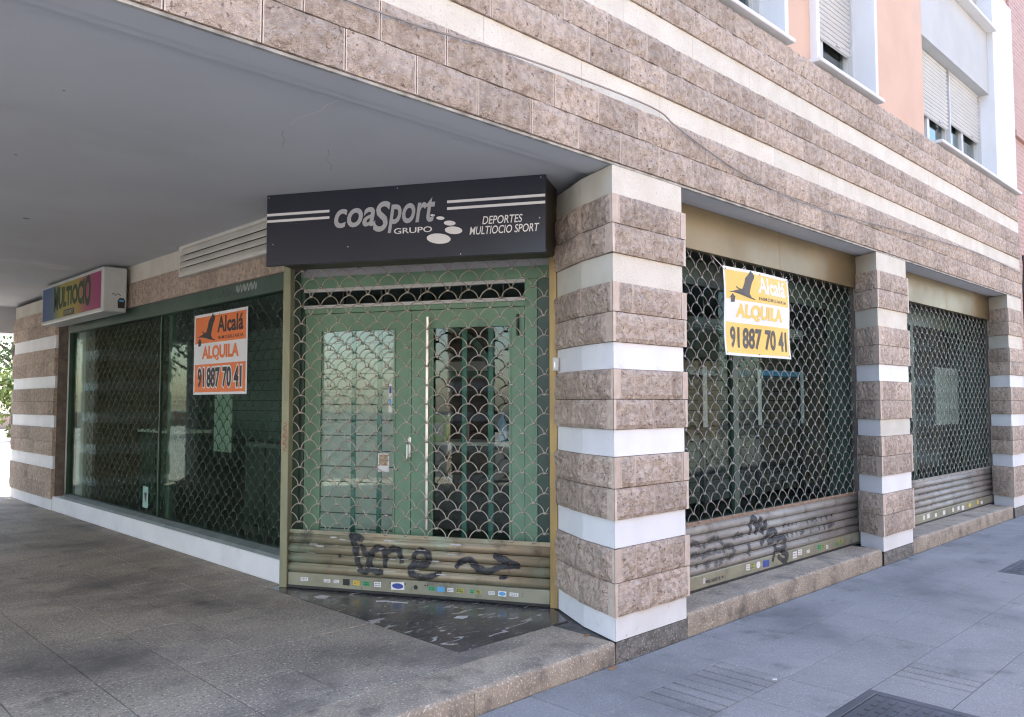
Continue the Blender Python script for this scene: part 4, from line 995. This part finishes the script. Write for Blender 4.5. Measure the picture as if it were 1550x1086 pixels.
# shelving behind the banner bay; white strips on the uprights imitate bright reflections
t = thing('shelf_rack', 'dark metal rack with white strips imitating reflections and a blue shelf inside the banner bay', 'shelf', (2.60, .98, .004))
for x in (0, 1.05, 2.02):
    up_ = MB().box(x - .025, x + .025, -.025, .025, 0, 1.95).build('upright', DKBOARD, t); MB().box(x - .035, x + .035, -.034, -.026, 1.28, 1.86).build('reflection_strip', POST, up_)
for z in (.35, .8, 1.25): MB().box(.03, 1.99, -.02, .35, z, z + .03).build('shelf', DKBOARD, t)
bevel(MB().box(1.08, 1.99, -.03, .35, 1.80, 1.86).build('shelf', CYAN, t), .004)
for k in range(2):
    t = thing('ceiling_lamp', ['white strip lamp hanging unlit behind the yellow banner', 'white strip lamp hanging unlit deep in the shop'][k], 'lamp', (2.35 + k * 2.2, .98 + k * 3.6, 2.24 + k * .14))
    bevel(MB().box(0, 2.2, -.09, .09, 0, .09).build('housing', PVC, t), .01)
    for x in (.3, 1.9): MB().tube([(x, 0, .09), (x, 0, .9 - k * .13)], .006, 5).build('hanger', CHROME, t)
    MB().box(.05, 2.15, -.07, .07, -.012, -.001).build('diffuser', WPRINT, t)
t = thing('poster', 'large white poster standing behind the farther bay glass', 'poster', (8.12, .665, 1.2)); MB().box(0, .98, 0, .012, 0, .82).build('sheet', POST, t)
mb = MB()
for r_ in range(3):
    for c_ in range(4): mb.sheet(.08 + c_ * .22, .24 + c_ * .22, .07 + r_ * .25, .22 + r_ * .25, -.001)
mb.build('print', mat('poster_print', (.62, .66, .64), (.55, .60, .58), 14, .6), t)
t = thing('poster', 'small white poster with green print inside the side window', 'poster', (.45, 6.9, .9), R(-90)); MB().box(0, .5, 0, .01, 0, 1.3).build('sheet', mat('poster_pale', (.55, .62, .52), (.45, .55, .42), 4, .6), t)
t = thing('display_cabinet', 'dark glass fronted cabinet inside the side window', 'cabinet', (.25, 9.0, .004), R(-90))
MB().box(0, 1.3, .04, .5, 0, 1.1).build('body', DKBOARD, t); MB().box(-.02, 1.32, .0, .52, 1.101, 1.14).build('top', SLAT, t)
for k in range(2): MB().box(.05 + k * .62, .62 + k * .62, .02, .038, .08, 1.02).build('door', GREEND, t)
t = thing('display_cabinet', 'low grey cabinet with red top beside the door inside', 'cabinet', (.35, 5.9, .004), R(-90))
MB().box(0, 1.6, .04, .5, 0, 1.05).build('body', mat('cab_grey', (.16, .18, .17), (.13, .15, .14), 3, .5), t); MB().box(.9, 1.62, .0, .52, 1.051, 1.09).build('top', RED, t)
for k in range(3): MB().box(.04 + k * .52, .52 + k * .52, .02, .038, .08, 1.0).build('door', DKBOARD, t)
# ================================================================== CABLES AND LITTER
cb = [(-3.4, 3.40), (-2.07, 3.434), (-1.6, 3.455), (-1.1, 3.50), (-.5, 3.535), (.2, 3.556), (.508, 3.545), (.653, 3.50), (1.0, 3.43), (1.383, 3.363), (1.9, 3.31), (2.473, 3.284), (3.0, 3.29), (3.607, 3.312), (5.2, 3.39), (6.91, 3.474), (8.4, 3.49), (9.9, 3.46)]
tag(MB().tube([(x, -.042, z) for x, z in smooth_line(cb, 4)], .006, 5).build('facade_cable', CABLE), 'thin grey cable sagging along the stone band above the shops', 'cable')
jb = thing('junction_box', 'small cream metal box fixed to the corner pillar beside the gilt jamb', 'junction box', (.335, .80, 1.80), R(-62))
bevel(MB().box(-.02, .025, -.05, .0, -.045, .055).build('body', BOXM, jb), .004); MB().box(-.005, .005, -.06, -.0505, -.02, .02).build('lock', CHROME, jb)
tag(MB().tube([(9.99, -.03, z) for z in (-.1, 1.5, 3.3)] + [(9.97, -.05, 3.6), (9.93, -.05, 3.75)], .02, 6).build('drain_pipe', DARKM), 'dark thin pipe at the joint with the brick building', 'pipe')
def scrap(name, label, cat, x, y, z, pts, m, lift):
    mb = MB(); n = len(pts); mb.v = [(x + a, y + b, z + .002 + lift * (.5 + .5 * math.sin(a * 60 + b * 40))) for a, b in pts] + [(x + a, y + b, z + .0005 + lift * (.5 + .5 * math.sin(a * 60 + b * 40))) for a, b in pts]
    mb.f = [tuple(range(n)), tuple(reversed(range(n, 2 * n)))] + [(i + n, (i + 1) % n + n, (i + 1) % n, i) for i in range(n)]
    return tag(mb.build(name, m), label, cat)
scrap('dry_leaf', 'curled brown dry leaf on the pavement below the corner pillar', 'leaf', -.10, -.055, ZS, [(-.05, 0), (-.015, .018), (.03, .015), (.05, .003), (.02, -.014), (-.02, -.012)], DRYL, .008)
scrap('dry_leaf', 'small tan dry leaf lying by the pillar foot on the raised floor', 'leaf', -.03, .22, 0, [(-.02, .0), (.0, .016), (.03, .01), (.03, -.008), (0, -.014)], DRYL, .006)
scrap('paper_scrap', 'white strip of paper on the marble under the corner grille', 'paper', -.42, 1.85, .001, [(-.05, .10), (.0, .06), (.09, -.12), (.08, -.135), (-.02, .03), (-.06, .08)], PAPER, .003)
scrap('paper_scrap', 'torn white scrap lying on the dark marble threshold', 'paper', -.31, 1.13, .001, [(-.05, .03), (.0, .045), (.06, .0), (.03, -.03), (-.02, -.03)], PAPER, .002)
scrap('paper_scrap', 'crumpled scrap at the edge of the marble by the granite', 'paper', -.70, 2.35, .001, [(-.04, .05), (.03, .06), (.06, -.03), (.0, -.06), (-.05, -.02)], PAPER, .003)
scrap('paper_scrap', 'tiny white litter on the ribbed paving near the iron cover', 'paper', .43, -.86, ZS, [(-.02, .01), (.0, .016), (.02, .0), (.0, -.012)], PAPER, .004)
# ================================================================== OTHER BUILDINGS AND TREES
NB = thing('brick_building', 'pink brick building adjoining the end of the stone facade', 'building', (15, 5, 0)); NB.location = (0, 0, 0)
MB().box(9.965, 24, .03, 13, ZS - .1, 12).build('wall', BRICKN, NB)
MB().box(9.966, 24, -.02, .029, 5.62, 5.72).build('string_course', BRICKN, NB); MB().box(9.967, 24, -.02, .029, ZS - .1, .5).build('plinth', GREYR, NB)
for x in (12, 15, 18, 21):
    wn = MB().box(x, x + 1.2, .0, .028, 4.8, 6.4).build('window', PVC, NB); MB().box(x + .08, x + 1.12, -.004, -.0005, 4.88, 6.32).build('pane', GLASSD, wn)
OB = thing('apartment_block', 'orange brick apartment block across the street', 'building', (0, -22, 0)); OB.location = (0, 0, 0)
MB().box(-34, 30, -24, -16, ZS - .1, 11).build('wall', BRICKO, OB)
for k in range(4): MB().box(-34, 30, -15.999, -15.9, 2.8 + k * 2.75, 3.05 + k * 2.75).build('floor_band', WHITER, OB)
pm = MB().box(0, 1.5, 0, .06, 0, 1.4).mesh('window', PVC); gm = MB().box(.08, 1.42, .061, .066, .08, 1.32).mesh('pane', GLASSD)
for i in range(15):
    for k in range(3):
        o = link('window', pm, OB, (-32 + i * 4.1, -15.999, .9 + 2.95 * k if k else .8)); link('pane', gm, o)
def tree(label, x, y, h, r, m, seed):
    rnd = random.Random(seed); t = thing('tree', label, 'tree', (x, y, -.02), group='trees beyond the passage')
    mb = MB(); mb.tube([(0, 0, 0), (.05, 0, h * .25), (-.04, .05, h * .5), (.03, 0, h * .8)], [.2, .16, .12, .05], 8)
    for k in range(6):
        a = k * 1.05 + rnd.random(); zz = h * (.35 + .06 * k); mb.tube([(0, 0, zz), (math.cos(a) * r * .4, math.sin(a) * r * .4, zz + r * .25), (math.cos(a) * r * .75, math.sin(a) * r * .75, zz + r * .55)], [.07, .045, .015], 5)
    mb.build('trunk', BARK, t)
    cl_ = [(rnd.gauss(0, r * .5), rnd.gauss(0, r * .5), h * .68 + rnd.gauss(0, r * .38)) for _ in range(38)]
    lv = MB()
    for cx, cy, cz in cl_:
        rr = r * rnd.uniform(.2, .36)
        for _ in range(90):
            d = Vector((rnd.gauss(0, 1), rnd.gauss(0, 1), rnd.gauss(0, .8))).normalized() * rr * rnd.random() ** .4
            p = Vector((cx, cy, cz)) + d; a = Vector((rnd.gauss(0, 1), rnd.gauss(0, 1), rnd.gauss(0, 1))).normalized(); b = a.cross(Vector((rnd.gauss(0, 1), rnd.gauss(0, 1), rnd.gauss(0, 1)))).normalized()
            s = rnd.uniform(.07, .14); q = len(lv.v)
            lv.v += [tuple(p - a * s), tuple(p + b * s * .5), tuple(p + a * s), tuple(p - b * s * .5)]; lv.f.append((q, q + 1, q + 2, q + 3))
    lv.build('crown', m, t)
tree('leafy green tree framed by the passage opening', 5.2, 38, 7.0, 3.0, LEAFM, 1)
tree('yellowish green tree before the low wall beyond the passage', 4.6, 34, 3.2, 1.3, LEAFY, 2)
tree('dark green tree far off in the square', -6, 42, 8, 3.4, LEAFM, 3)
tree('broad green tree far behind the second passage pillar', -14, 36, 8, 3.4, LEAFM, 4)
lw = thing('low_wall', 'low brick wall with railing across the sunlit square', 'wall', (0, 52, 0)); lw.location = (0, 0, 0)
MB().box(-50, 60, 52, 52.4, -.02, .9).build('wall', brick_mat('wall_brick', (.45, .28, .2), (.38, .23, .17), (.42, .36, .3), 'X'), lw)
MB().box(-50, 60, 51.95, 52.45, .9, 1.0).build('coping', WHITER, lw)
for z in (1.3, 1.6, 1.9): MB().box(-50, 60, 52.15, 52.2, z, z + .04).build('rail', GREYR, lw)
pm = MB().box(0, .05, 52.14, 52.21, 1.0, 1.95).mesh('post', GREYR)
for k in range(40): link('post', pm, lw, (-40 + k * 2.2, 0, 0))
